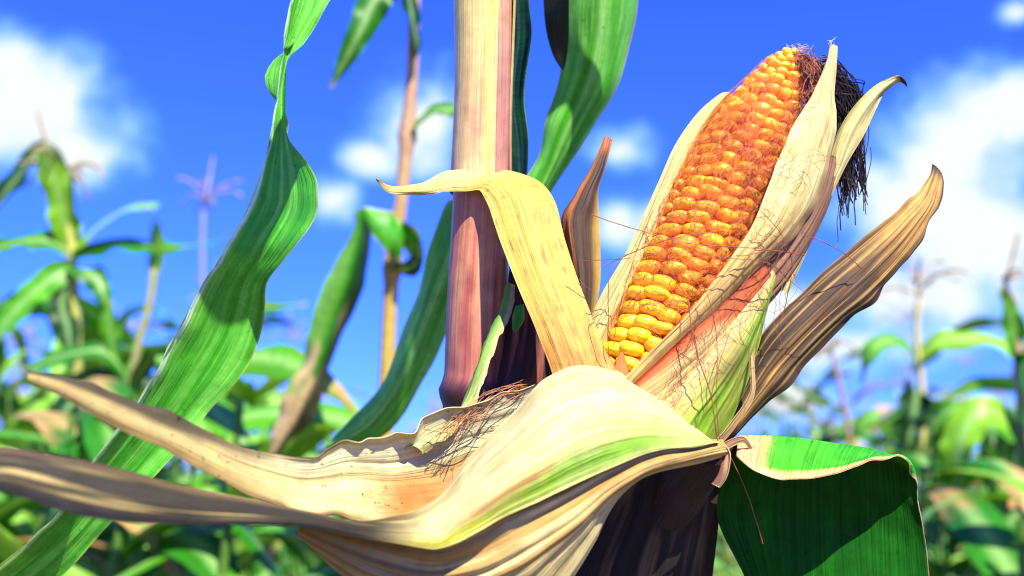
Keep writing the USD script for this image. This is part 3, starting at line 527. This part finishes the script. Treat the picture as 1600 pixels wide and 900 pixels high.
def leaf(rails, colour, parent, m=None, label=None, **kw):
    kw = {'nu': 90, 'nv': 24, 'index': True} | kw
    mesh, uv, (U, V, pts) = ribbon(rails, **kw)
    return obj('leaf', mesh, m or LEAF, parent, uv=uv, tone=colour(U, V), label=label)
# broad leaf that hangs down on the right and passes behind the stalk
leaf([[(790, -400, .52), (860, -260, .54), (893, -80, .55), (889, 0, .555), (890, 60, .56), (880, 120, .563), (850, 200, .567), (830, 262, .57), (790, 310, .575), (703, 312, .60), (675, 372, .615), (655, 440, .625), (636, 500, .635), (595, 592, .65), (545, 655, .66), (505, 695, .67)],
      [(800, -405, .515), (900, -280, .53), (950, -80, .54), (943, 0, .545), (938, 60, .55), (922, 130, .555), (886, 205, .56), (855, 275, .565), (810, 345, .57), (725, 370, .595), (695, 430, .61), (672, 490, .618), (650, 545, .625), (615, 615, .64), (565, 672, .652), (508, 698, .668)],
      [(810, -400, .52), (930, -280, .54), (1004, -80, .555), (998, 0, .56), (985, 60, .565), (963, 138, .568), (921, 210, .572), (868, 290, .577), (820, 370, .58), (740, 430, .60), (712, 480, .61), (690, 540, .62), (662, 592, .63), (632, 642, .645), (585, 688, .657), (512, 700, .668)]],
     c_leaf(lin(124, 206, 88), seed=41), plant, wave=0.003, nwave=8, flute=0.0006, nflute=14, label='broad light green leaf hanging to the right of the stalk')
leaf([[(770, -300, .55), (785, -100, .555), (788, 0, .555), (790, 60, .555), (788, 150, .555), (792, 220, .557), (800, 300, .56)], [(790, -300, .495), (826, -100, .497), (829, 0, .498), (833, 50, .498), (820, 150, .50), (827, 225, .502), (822, 300, .505)]], c_leaf(lin(12, 44, 12), seed=42), plant, m=LEAF_THICK, flute=0.001, label='leaf hanging along the stalk, shade painted into its dark green')  # tone darkened well below the other leaves to paint in shade
leaf([[(835, -160, .535), (847, -40, .535), (851, 30, .535), (860, 75, .535), (877, 108, .535)], [(880, -160, .515), (889, -40, .515), (889, 40, .517), (886, 85, .522), (880, 110, .53)]], lambda U, V: mixc(lin(62, 46, 30), lin(120, 100, 40), np.exp(-((U - 0.82) / 0.07) ** 2 - ((V - 0.5) / 0.2) ** 2)), plant, m=DRY, label='withered brown leaf tip')
# leaves arching out of the plant above the frame; they shade what hangs below
leaf([[(752, -420, .49), (640, -250, .455), (545, -90, .428), (470, -28, .418), (400, -22, .414), (300, -40, .408), (220, -90, .402)], [(764, -440, .493), (650, -320, .458), (560, -190, .434), (475, -110, .423), (392, -95, .417), (300, -95, .411), (216, -95, .402)], [(775, -450, .495), (670, -400, .46), (570, -290, .44), (480, -200, .428), (390, -170, .420), (300, -150, .413), (212, -98, .402)]], c_leaf(seed=61), plant, nu=50, nv=16)
up_ = lambda pts: [P(np.array([x, y, .56])) + SUN * t for x, y, t in pts]
leaf([[P([762, -440, .50]), P([850, -420, .495])] + up_([(872, 50, .15), (910, 130, .15), (952, 146, .15), (1010, 150, .152), (1070, 190, .152)]),
      [P([764, -420, .505]), P([846, -390, .50])] + up_([(860, 100, .15), (896, 150, .15), (930, 185, .15), (990, 185, .152), (1068, 194, .152)]),
      [P([766, -400, .50]), P([840, -365, .495])] + up_([(842, 148, .15), (882, 168, .15), (906, 222, .15), (975, 222, .152), (1066, 198, .152)])], c_leaf(seed=62), plant, world=True, nu=50, nv=12)
# reddish sheath and shade between stalk and ear
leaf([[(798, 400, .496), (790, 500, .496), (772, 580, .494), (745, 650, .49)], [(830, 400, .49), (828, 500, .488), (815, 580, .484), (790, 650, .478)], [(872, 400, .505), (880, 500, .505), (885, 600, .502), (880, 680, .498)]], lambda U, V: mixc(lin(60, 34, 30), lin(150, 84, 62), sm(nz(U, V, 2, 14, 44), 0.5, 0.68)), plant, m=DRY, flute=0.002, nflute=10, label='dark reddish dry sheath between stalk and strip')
leaf([[(806, 478, .484), (800, 500, .482), (802, 518, .480)], [(818, 475, .482), (820, 495, .480), (806, 520, .479)]], c_leaf(GRN2, seed=45), plant, nu=16, nv=6, label='tiny green leaf tip')
# broad leaf at the lower right, its near margin rolled forward
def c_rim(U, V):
    c = mixc(mixc(lin(34, 128, 26), lin(70, 166, 40), nz(U, V, 9, 7, 47)), mixc(lin(10, 62, 10), lin(26, 98, 18), nz(U, V, 9, 7, 48)), sm(V, 0.34, 0.40))  # below the fold the green is painted darker to deepen the shade
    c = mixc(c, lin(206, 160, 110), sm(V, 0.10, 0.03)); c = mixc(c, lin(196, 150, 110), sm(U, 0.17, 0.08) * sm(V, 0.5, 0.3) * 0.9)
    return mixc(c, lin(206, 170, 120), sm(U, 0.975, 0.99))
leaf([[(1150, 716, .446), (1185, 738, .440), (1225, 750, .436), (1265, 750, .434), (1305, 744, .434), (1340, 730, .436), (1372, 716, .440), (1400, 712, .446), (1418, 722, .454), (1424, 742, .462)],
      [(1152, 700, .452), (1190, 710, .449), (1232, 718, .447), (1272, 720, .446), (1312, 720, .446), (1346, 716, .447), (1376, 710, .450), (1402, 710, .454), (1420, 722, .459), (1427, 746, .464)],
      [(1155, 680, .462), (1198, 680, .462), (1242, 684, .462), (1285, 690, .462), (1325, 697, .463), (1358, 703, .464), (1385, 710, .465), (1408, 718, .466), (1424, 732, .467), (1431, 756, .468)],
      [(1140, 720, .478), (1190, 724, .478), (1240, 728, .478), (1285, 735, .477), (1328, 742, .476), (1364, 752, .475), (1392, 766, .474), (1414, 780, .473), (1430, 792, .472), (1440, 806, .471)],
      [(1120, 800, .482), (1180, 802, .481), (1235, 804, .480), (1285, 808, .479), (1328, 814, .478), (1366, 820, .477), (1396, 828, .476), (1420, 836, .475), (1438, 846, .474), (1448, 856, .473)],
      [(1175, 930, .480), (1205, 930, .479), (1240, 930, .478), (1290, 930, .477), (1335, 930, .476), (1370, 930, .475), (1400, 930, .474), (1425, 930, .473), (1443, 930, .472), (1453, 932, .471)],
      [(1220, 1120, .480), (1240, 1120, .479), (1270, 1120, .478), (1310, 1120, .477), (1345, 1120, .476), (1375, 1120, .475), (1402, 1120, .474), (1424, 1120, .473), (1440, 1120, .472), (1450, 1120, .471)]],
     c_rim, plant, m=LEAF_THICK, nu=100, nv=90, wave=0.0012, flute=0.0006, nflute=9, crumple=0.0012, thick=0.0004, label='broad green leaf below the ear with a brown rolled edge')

# ------------------------------------------------------------------ neighbour on the left: one long twisted leaf
foot = P([-260, 1500, .62]); foot[2] = 0
near = thing('corn_plant', 'corn plant of the long twisted bright green leaf rising on the left', 'corn plant', foot)
st = np.linspace(foot, P([-230, 1000, .60]), 40); mesh, uv = tube(st, np.linspace(.014, .011, 40), 16)
obj('stalk', mesh, STALK, near, uv=uv, tone=np.tile(lin(110, 130, 60), (len(uv), 1)))
mid = [(-225, 1060, .57), (-110, 970, .54), (0, 882, .515), (80, 815, .502), (145, 724, .497), (215, 632, .494), (260, 550, .492), (305, 465, .491), (347, 397, .491), (380, 338, .492), (402, 285, .493), (416, 238, .494), (426, 190, .495), (435, 140, .496), (441, 90, .498), (449, 40, .500), (456, -5, .502), (470, -70, .51), (500, -140, .52)]
edge = [(-215, 1075, .57), (-40, 990, .535), (95, 902, .525), (165, 825, .515), (262, 722, .512), (330, 638, .512), (388, 570, .512), (412, 500, .509), (416, 448, .496), (448, 403, .480), (480, 358, .470), (494, 318, .468), (494, 290, .470), (468, 238, .476), (448, 192, .486), (447, 140, .492), (447, 100, .498), (478, 62, .506), (510, 10, .510), (545, -80, .515), (520, -145, .52)]
mid_u = along(mid, 20); edge_u = along(edge, 20)
def c_long(U, V):
    c = mixc(lin(66, 166, 36), lin(112, 200, 70), sm(nz(U, V, 7, 9, 51), 0.38, 0.62)); c = mixc(c, lin(205, 232, 190), sm(V, 0.085, 0.045))
    return mixc(c, lin(190, 190, 90), sm(V, 0.975, 0.99) * 0.8)
leaf([mid, [tuple((np.array(a) * .5 + np.array(b) * .5) + [0, 0, .004]) for a, b in zip(mid_u, edge_u)], edge], c_long, near, nu=200, nv=40, index=False, flute=0.00012, nflute=14, wave=0.0022, nwave=18, seed=51, label='right half of the long leaf, pale midrib at its edge')
back = [(x + (26 if not 60 < y < 180 else -24 * math.sin((y - 60) / 120 * math.pi) + 26 * (1 - math.sin((y - 60) / 120 * math.pi))), y, d + (.018 if not 60 < y < 180 else .003)) for x, y, d in along(mid, 60)]
leaf([along(mid, 60), back], c_long, near, nu=120, nv=12, index=True, seed=52, label='left half of the long leaf folded behind the midrib')

# ------------------------------------------------------------------ plants placed one by one behind
def blade(points, widths, side, nu=26, nv=7, gutter=0.25, seed=0, twist=None):
    """A leaf in the place: centre line, widths (metres) and the direction across."""
    p = along(points, nu, np.ones(3)); t = np.gradient(p, axis=0); t /= np.linalg.norm(t, axis=1, keepdims=True) + 1e-9
    s = np.broadcast_to(side, p.shape) - t * (np.broadcast_to(side, p.shape) * t).sum(1, keepdims=True); s /= np.linalg.norm(s, axis=1, keepdims=True) + 1e-9
    n = np.cross(s, t)
    if twist is not None:
        a = twist(np.linspace(0, 1, nu))[:, None]; s, n = s * np.cos(a) + n * np.sin(a), n * np.cos(a) - s * np.sin(a)
    w = PchipInterpolator(np.linspace(0, 1, len(widths)), widths)(np.linspace(0, 1, nu))[:, None]
    v = np.linspace(-0.5, 0.5, nv)
    rip = (meshkit.noise(np.stack([np.linspace(0, 9, nu)[:, None] + 0 * v, np.sign(v)[None] * 3.3 + 0 * p[:, :1], np.full((nu, nv), seed * 1.37)], -1), seed) - 0.5) * np.abs(2 * v) ** 2
    G = p[:, None] + s[:, None] * (v[None, :, None] * w[:, None]) - n[:, None] * ((gutter * (0.25 - v ** 2) * 1.0)[None, :, None] * w[:, None]) + n[:, None] * (rip * w * 0.5)[..., None]
    U, V = np.meshgrid(np.linspace(0, 1, nu), np.linspace(0, 1, nv), indexing='ij')
    return (G.reshape(-1, 3), grid_faces(nu, nv)), np.stack([U * 0.7, V * 0.05], -1).reshape(-1, 2), U.ravel(), V.ravel()

def c_blade(U, V, base, tip, seed, dry=0.0):
    c = mixc(base, np.asarray(base) * 1.35, sm(nz(U, V, 5, 3, seed), 0.35, 0.65)); c = mixc(c, lin(150, 190, 110), np.exp(-((V - 0.5) / 0.08) ** 2) * 0.6)
    if dry: c = mixc(c, lin(180, 140, 90), sm(U + (nz(U, V, 5, 2, seed + 5) - 0.5) * 0.8, 1.0 - dry, 1.15 - dry))
    return mixc(c, tip, sm(U, 0.9, 1.0) * 0.6)

def px_plant(label, stem, leaves, r=0.009, tassel=None, stem_cols=(lin(150, 150, 80), lin(190, 160, 130)), nodes=(), group=None):
    s = P(np.array(stem, float)); foot = s[0].copy(); foot[2] = 0
    pl = thing('corn_plant', label, 'corn plant', foot, group)
    line = np.vstack([np.linspace(foot, s[0], 8)[:-1], along(s, 40, np.ones(3))])
    rr = np.linspace(r * 1.3, r * 0.8, len(line))
    for nd in nodes:
        k = np.linalg.norm(line - P(np.array(nd, float)), axis=1); rr = rr + r * 0.5 * np.exp(-(k / 0.012) ** 2)
    mesh, uv = tube(line, rr, 12)
    a = np.concatenate([np.repeat(np.linspace(0, 1, len(line)), 12), [0, 1]])
    obj('stalk', mesh, STALK, pl, uv=uv, tone=mixc(stem_cols[0], stem_cols[1], sm(a, 0.35, 0.8)))
    for i, (pts, wpx, col, tw, dry) in enumerate(leaves):
        q = np.array(pts, float); wd = np.array(wpx) * q[:, 2].mean() / FPX * (1.35 if q[:, 2].mean() > 1.5 else 1.0)
        mesh, uv, U, V = blade(P(q), wd, RGT if abs(q[-1, 0] - q[0, 0]) < abs(q[-1, 1] - q[0, 1]) else UPV * 0.7 + FWD * 0.7, nu=34, seed=i + 3, twist=(lambda x, tw=tw: tw[0] + (tw[1] - tw[0]) * x) if tw else None)
        obj('leaf', mesh, FIELD, pl, uv=uv, tone=c_blade(U, V, col, lin(150, 130, 60), i, dry))
    if tassel: add_tassel(pl, P(np.array(tassel[0], float)), tassel[1], tassel[2], tassel[3] if len(tassel) > 3 else 9)
    return pl

def add_tassel(pl, top, h, seed, n=9, lean=(0, 0, 1.0), colour=(130, 100, 74)):
    r_ = np.random.default_rng(seed); parts = []; tones = []
    for k in range(n + 1):
        if k == 0: d = np.array([r_.normal(0, .3), r_.normal(0, .3), 1.0]); L = h; b = top
        else: a = r_.uniform(0, 6.28); d = np.array([math.cos(a) * .7, math.sin(a) * .7, r_.uniform(.5, 1.0)]); L = h * r_.uniform(.55, .85); b = top + np.array([0, 0, h * .25 * r_.uniform()])
        d /= np.linalg.norm(d); x = np.linspace(0, 1, 12)[:, None]; p = b + d * L * x + np.array([0, 0, -1.0]) * L * (.35 + .5 * r_.random()) * x ** 2.2 * (k > 0)
        m_, _ = tube(p, np.concatenate([[.0012], .0030 * (0.7 + 0.6 * r_.random(10)), [.0012]]), 6); parts.append(m_)
    off = 0; vs, fs = [], []
    for v, f in parts: vs.append(v); fs.append(f + off); off += len(v)
    v = np.vstack(vs); t = mixc(lin(*colour), lin(196, 178, 140), r_.random(len(v)))
    obj('tassel', (v, np.vstack(fs)), FIELD, pl, uv=v[:, :2], tone=t)

G1, G2, G3, G4 = lin(66, 132, 18), lin(32, 98, 16), lin(14, 54, 10), lin(104, 156, 30)
mid_plant = px_plant('slender pink stalk seen between long leaf and thick stalk, leaves nodding at its top',
    [(598, 760, 1.1), (605, 580, 1.1), (612, 430, 1.1), (627, 310, 1.1), (637, 205, 1.1), (645, 90, 1.1), (648, -60, 1.1)],
    [([(620, -30, 1.1), (590, -5, 1.09), (562, 50, 1.08), (536, 100, 1.08), (516, 138, 1.08)], [40, 52, 42, 28, 4], G2, (0.2, 0.5), 0),
     ([(640, -60, 1.1), (636, -20, 1.08), (642, 30, 1.07), (650, 68, 1.07), (646, 98, 1.08)], [40, 52, 50, 34, 4], G3, (1.2, 1.0), 0),
     ([(636, 212, 1.1), (655, 190, 1.09), (685, 172, 1.09), (730, 172, 1.09), (800, 210, 1.09)], [14, 26, 30, 28, 4], G2, None, 0),
     ([(612, 420, 1.1), (640, 420, 1.07), (655, 395, 1.06), (652, 370, 1.07)], [20, 30, 24, 6], G3, (0.4, 0.8), 0)],
    r=.0078, nodes=[(635, 208, 1.1), (612, 415, 1.1)], stem_cols=(lin(180, 160, 76), lin(184, 150, 116)))
def c_drying(U, V):
    c = mixc(mixc(lin(40, 120, 20), lin(110, 170, 60), sm(V, 0.55, 0.1)), lin(18, 60, 14), sm(V, 0.55, 0.8))
    dry = sm(U + (nz(U, V, 7, 4, 71) - 0.5) * 0.9, 0.50, 0.72)
    return mixc(c, mixc(lin(206, 176, 120), lin(96, 80, 44), sm(V + (nz(U, V, 5, 3, 72) - .5) * .6, 0.55, 0.85)), dry)
leaf([[(560, 328, 1.06), (543, 370, 1.06), (521, 430, 1.065), (498, 490, 1.07), (470, 560, 1.075), (450, 610, 1.08), (428, 660, 1.085), (418, 716, 1.09)], [(563, 330, 1.05), (560, 372, 1.05), (545, 432, 1.05), (525, 492, 1.055), (502, 560, 1.06), (480, 612, 1.065), (455, 665, 1.075), (422, 718, 1.09)], [(566, 333, 1.07), (580, 370, 1.085), (570, 430, 1.09), (548, 490, 1.095), (522, 550, 1.10), (500, 610, 1.10), (470, 668, 1.10), (424, 720, 1.10)]], c_drying, mid_plant, m=FIELD, nu=90, nv=16, wave=0.006, nwave=6, flute=0.002, label='green leaf drying to tan at its drooping end')
leaf([[(558, 327, 1.062), (590, 324, 1.060), (618, 336, 1.062), (632, 358, 1.07)], [(566, 340, 1.060), (592, 352, 1.052), (614, 368, 1.056), (630, 384, 1.07)], [(574, 354, 1.058), (592, 380, 1.054), (608, 398, 1.06), (626, 410, 1.075)]], c_leaf(lin(60, 150, 26), seed=73), mid_plant, m=FIELD, nu=30, nv=10, wave=0.004, nwave=6)
leaf([[(618, 338, 1.07), (640, 352, 1.06), (658, 378, 1.055), (650, 408, 1.06)], [(612, 372, 1.08), (626, 384, 1.085), (640, 400, 1.085), (644, 412, 1.07)]], c_leaf(lin(20, 74, 14), seed=74), mid_plant, m=FIELD, nu=24, nv=8, wave=0.004)
px_plant('blurred plant at the far left with leaves fanning from one whorl',
    [(122, 1000, 2.0), (122, 700, 2.0), (118, 500, 2.0), (112, 385, 2.0), (100, 300, 2.0)],
    [([(112, 390, 2.0), (95, 320, 1.98), (78, 262, 1.97), (66, 225, 1.97)], [26, 36, 34, 8], G4, None, 0),
     ([(115, 390, 2.0), (160, 352, 1.98), (205, 328, 1.96), (236, 326, 1.95), (241, 380, 1.95), (238, 475, 1.95)], [24, 36, 36, 30, 34, 5], G4, (0, 1.0), 0),
     ([(112, 392, 2.0), (60, 372, 1.99), (10, 380, 1.98), (-60, 420, 1.98)], [22, 34, 36, 6], G2, None, 0),
     ([(112, 398, 2.0), (190, 382, 1.98), (270, 388, 1.96), (330, 380, 1.95), (360, 362, 1.95)], [24, 34, 34, 24, 5], G2, (0, .5), 0),
     ([(112, 420, 2.0), (70, 440, 1.97), (25, 480, 1.95), (-15, 540, 1.95)], [24, 40, 40, 8], G1, (.3, .6), 0),
     ([(112, 420, 2.0), (140, 428, 1.98), (158, 452, 1.97), (170, 490, 1.97)], [24, 30, 24, 5], G2, (.2, .4), 0),
     ([(114, 440, 2.0), (96, 470, 1.98), (106, 520, 1.97), (112, 560, 1.97)], [18, 30, 28, 6], G3, (.8, .8), 0),
     ([(112, 330, 2.0), (60, 235, 1.99), (28, 270, 1.99), (-20, 345, 1.99)], [14, 30, 34, 6], G3, (.2, .5), 0)],
    r=.011, stem_cols=(lin(120, 140, 60), lin(180, 185, 90)), tassel=((95, 300, 2.0), .17, 5, 11))
px_plant('blurred pale stem beside the long leaf with small drooping leaves', [(195, 900, 1.8), (200, 640, 1.8), (215, 545, 1.8), (236, 462, 1.8), (240, 420, 1.8)],
    [([(205, 600, 1.8), (180, 560, 1.79), (170, 500, 1.78), (172, 470, 1.78)], [16, 24, 22, 6], G1, None, 0), ([(204, 600, 1.8), (150, 545, 1.78), (80, 560, 1.77), (30, 580, 1.77)], [18, 26, 22, 6], G2, None, 0),
     ([(203, 620, 1.8), (240, 560, 1.78), (262, 540, 1.78), (290, 600, 1.78), (300, 660, 1.78)], [18, 40, 44, 40, 8], G3, (.5, .9), 0), ([(200, 660, 1.8), (150, 600, 1.78), (100, 640, 1.77), (70, 720, 1.77)], [18, 40, 44, 8], G3, (.3, .6), 0)],
    r=.009, stem_cols=(lin(96, 140, 50), lin(150, 160, 100)))
px_plant('faint pinkish tassel seen against the sky left of the long leaf', [(345, 900, 2.9), (330, 620, 2.9), (316, 400, 2.9), (318, 330, 2.9)],
    [([(306, 560, 2.9), (360, 470, 2.88), (420, 480, 2.86), (480, 475, 2.85)], [14, 24, 22, 4], G2, None, 0), ([(305, 600, 2.9), (340, 560, 2.88), (370, 620, 2.87), (375, 690, 2.87)], [14, 24, 26, 5], G1, None, 0)], r=.007, tassel=((318, 330, 2.9), .2, 12, 11), stem_cols=(lin(110, 140, 60), lin(150, 150, 84)))
px_plant('blurred plant on the right with one leaf held level at the frame edge', [(1440, 1000, 2.3), (1442, 760, 2.3), (1440, 600, 2.3), (1432, 525, 2.3), (1436, 470, 2.3)],
    [([(1436, 560, 2.3), (1470, 532, 2.28), (1530, 528, 2.26), (1590, 552, 2.25), (1640, 600, 2.25)], [18, 28, 30, 26, 5], G4, None, 0), ([(1432, 560, 2.3), (1395, 530, 2.28), (1362, 545, 2.26), (1348, 600, 2.26)], [16, 22, 24, 8], G1, None, 0),
     ([(1440, 640, 2.3), (1432, 615, 2.26), (1424, 660, 2.24), (1410, 720, 2.24)], [20, 42, 44, 10], G3, (.5, .6), 0), ([(1441, 700, 2.3), (1500, 640, 2.27), (1540, 690, 2.25), (1550, 780, 2.25)], [20, 36, 36, 8], G1, (.2, .4), 0)], r=.009, tassel=((1436, 470, 2.3), .2, 21, 8), stem_cols=(lin(130, 150, 70), lin(200, 190, 120)))
px_plant('thin brown stem right of the dry brown leaf with a dark side leaf', [(1345, 1000, 2.2), (1335, 760, 2.2), (1322, 650, 2.2), (1302, 560, 2.2)],
    [([(1326, 650, 2.2), (1290, 630, 2.18), (1250, 605, 2.17), (1225, 580, 2.17)], [8, 16, 18, 4], G3, None, 0), ([(1330, 690, 2.2), (1350, 660, 2.19), (1370, 650, 2.19), (1380, 690, 2.19)], [10, 20, 20, 5], G1, None, 0)], r=.006, tassel=((1302, 560, 2.2), .10, 4, 5), stem_cols=(lin(120, 110, 60), lin(170, 140, 110)))
px_plant('tall blurred plant cut by the right edge of the frame', [(1598, 1000, 2.0), (1596, 700, 2.0), (1590, 520, 2.0), (1580, 460, 2.0)],
    [([(1592, 560, 2.0), (1582, 500, 1.98), (1570, 460, 1.97), (1560, 452, 1.97)], [14, 26, 20, 5], G1, None, 0), ([(1596, 600, 2.0), (1610, 560, 1.98), (1620, 640, 1.97), (1600, 760, 1.97)], [20, 44, 50, 8], G2, (.4, .5), 0), ([(1596, 690, 2.0), (1540, 640, 1.97), (1500, 690, 1.96), (1490, 790, 1.96)], [20, 40, 44, 8], G4, (.2, .5), 0)], r=.010, tassel=((1570, 455, 2.0), .12, 14, 5))

# ------------------------------------------------------------------ the field: prototypes, then individual copies
def field_plant(seed, x, y, H, label, group, tassel=True):
    r_ = np.random.default_rng(seed); pl = thing('corn_plant', label, 'corn plant', (x, y, 0), group); o = np.array([x, y, 0.0])
    lean = r_.normal(0, .05, 2); zz = np.linspace(0, H, 14)[:, None]; line = o + np.hstack([lean[0] * zz ** 1.5 / H ** .5, lean[1] * zz ** 1.5 / H ** .5, zz])
    mesh, uv = tube(line, np.linspace(.013, .005, 14), 7); obj('stalk', mesh, STALK, pl, uv=uv, tone=mixc(lin(60, 100, 30), lin(140, 150, 70) if tassel else lin(70, 110, 30), np.concatenate([np.repeat(np.linspace(0, 1, 14), 7), [0, 1]])))
    az = r_.uniform(0, 6.28); n = 11 if tassel else 13
    for k in range(n):
        h = H * ((0.10 if tassel else 0.25) + (0.80 if tassel else 0.72) * k / (n - 1)); b = np.array([np.interp(h, zz[:, 0], line[:, i]) for i in range(3)])
        a = az + math.pi * k + r_.normal(0, .35); d = np.array([math.cos(a), math.sin(a), 0]); L = r_.uniform(.55, .85) * (1 - .35 * abs(k / (n - 1) - .45)); up = r_.uniform(.5, .95); dr = r_.uniform(.5, 1.25)
        x_ = np.linspace(0, 1, 9)[:, None]; p = b + d * L * (x_ * .85) * (1 - .25 * x_ * dr) + np.array([0, 0, 1.0]) * L * (up * x_ - dr * 1.05 * x_ ** 2)
        w = r_.uniform(.065, .095) * (1.0 if tassel else 0.92); mesh, uv, U, V = blade(p, [w * .6, w, w * .9, w * .55, .003], np.array([-d[1], d[0], 0]), nu=14, nv=5, gutter=.35, seed=seed * 20 + k, twist=lambda s, q=r_.normal(0, .9): q * s)
        dry = r_.uniform(0, .9) if (k < 3 or r_.random() < .22) else r_.uniform(0, .15)
        obj('leaf', mesh, FIELD, pl, uv=uv, tone=c_blade(U, V, [G1, G2, G2, G4][r_.integers(4)], lin(170, 150, 70), seed * 31 + k, dry))
    if tassel: add_tassel(pl, line[-1], r_.uniform(.2, .28), seed + 50, 7)
    return pl
KINDS = {'near left': ('leafy dark green corn plant close in the blur behind the long leaf on the left', 'blurred leafy corn plants close on the left'),
         'near right': ('leafy corn plant close in the blur right of the brown edged rolled leaf', 'blurred leafy corn plants close on the right'),
         'left': ('tasselled corn plant of the blurred rows seen between the long leaf and the left edge', 'tasselled corn rows on the left'),
         'middle': ('tasselled corn plant of the blurred rows low behind the peeled husk and the thick stalk', 'tasselled corn rows behind the husk'),
         'right': ('tasselled corn plant of the blurred rows seen right of the dry brown husk leaf', 'tasselled corn rows on the right')}
protos = {True: [], False: []}; count = 0; rf = np.random.default_rng(99); spots = []
for row in range(-16, 17):
    for k in range(70): spots.append((row * 0.78 + rf.normal(0, .05) + .2, 1.15 + k * 0.30 + rf.normal(0, .06), 0))
for k in range(38):
    y = 1.3 + 2.3 * (k / 38); px = rf.uniform(-160, 400) if k % 5 < 3 else rf.uniform(1440, 1760); spots.append(((px - 800) / FPX * y * .98, y, 1))
spots.sort(key=lambda p: p[1])
if True:
    for x, y, extra in spots:
        if y > 13.5 or abs(x) > 0.62 * y + .4: continue
        px = 800 + FPX * x / (y * .978 + .05)
        if not extra and rf.random() < (0.15 if y < 3 else 0.30 if y < 5 else 0.42): continue
        top = (650 if y < 2.1 else 545) + rf.uniform(-60, 60) if px < 400 else (720 if y < 2.1 else 630) + rf.uniform(-40, 40) if px > 1430 else 770 if px < 560 or px > 1150 else 800
        if y > 5.5: top = 640
        H = (1.30 + (781 - top) / FPX * y - 0.05 + rf.normal(0, .05)) if y < 9 else 1.95 + rf.normal(0, .1)
        if y > 4 and (px > 1130 or px < 480) and rf.random() < .35: H += rf.uniform(.15, .4)
        if y < 2.4 and 400 < px < 1440: continue
        near_ = y < 3.6; k_ = ('near left' if px < 800 else 'near right') if near_ else 'left' if px < 430 else 'right' if px > 1130 else 'middle'
        lbl, grp = KINDS[k_]; ps = protos[not near_]
        if len(ps) < (5 if near_ else 6):
            p = field_plant(200 + len(ps) + 20 * near_, x, y, 1.9 if not near_ else 1.5, lbl, grp, tassel=not near_); ps.append(p)
            xf = UsdGeom.Xformable(p); xf.AddRotateZOp().Set(float(rf.uniform(0, 360))); xf.AddScaleOp().Set(Gf.Vec3f(1, 1, float(H / (1.5 if near_ else 1.9))))
        else:
            src = ps[rf.integers(len(ps))]; path = path_for('corn_plant', None); x2 = UsdGeom.Xform.Define(stage, path); p = x2.GetPrim()
            p.GetReferences().AddInternalReference(src.GetPath()); x2.ClearXformOpOrder()
            t_, r2, s_ = (UsdGeom.XformOp(p.GetAttribute('xformOp:' + n_)) for n_ in ('translate', 'rotateZ', 'scale'))
            t_.Set(Gf.Vec3d(float(x), float(y), 0.0)); r2.Set(float(rf.uniform(0, 360))); s_.Set(Gf.Vec3f(1, 1, float(H / (1.5 if near_ else 1.9)))); x2.SetXformOpOrder([t_, r2, s_])
            p.SetInstanceable(True); tag(p, lbl, 'corn plant', grp)
        count += 1
print('field plants', count)
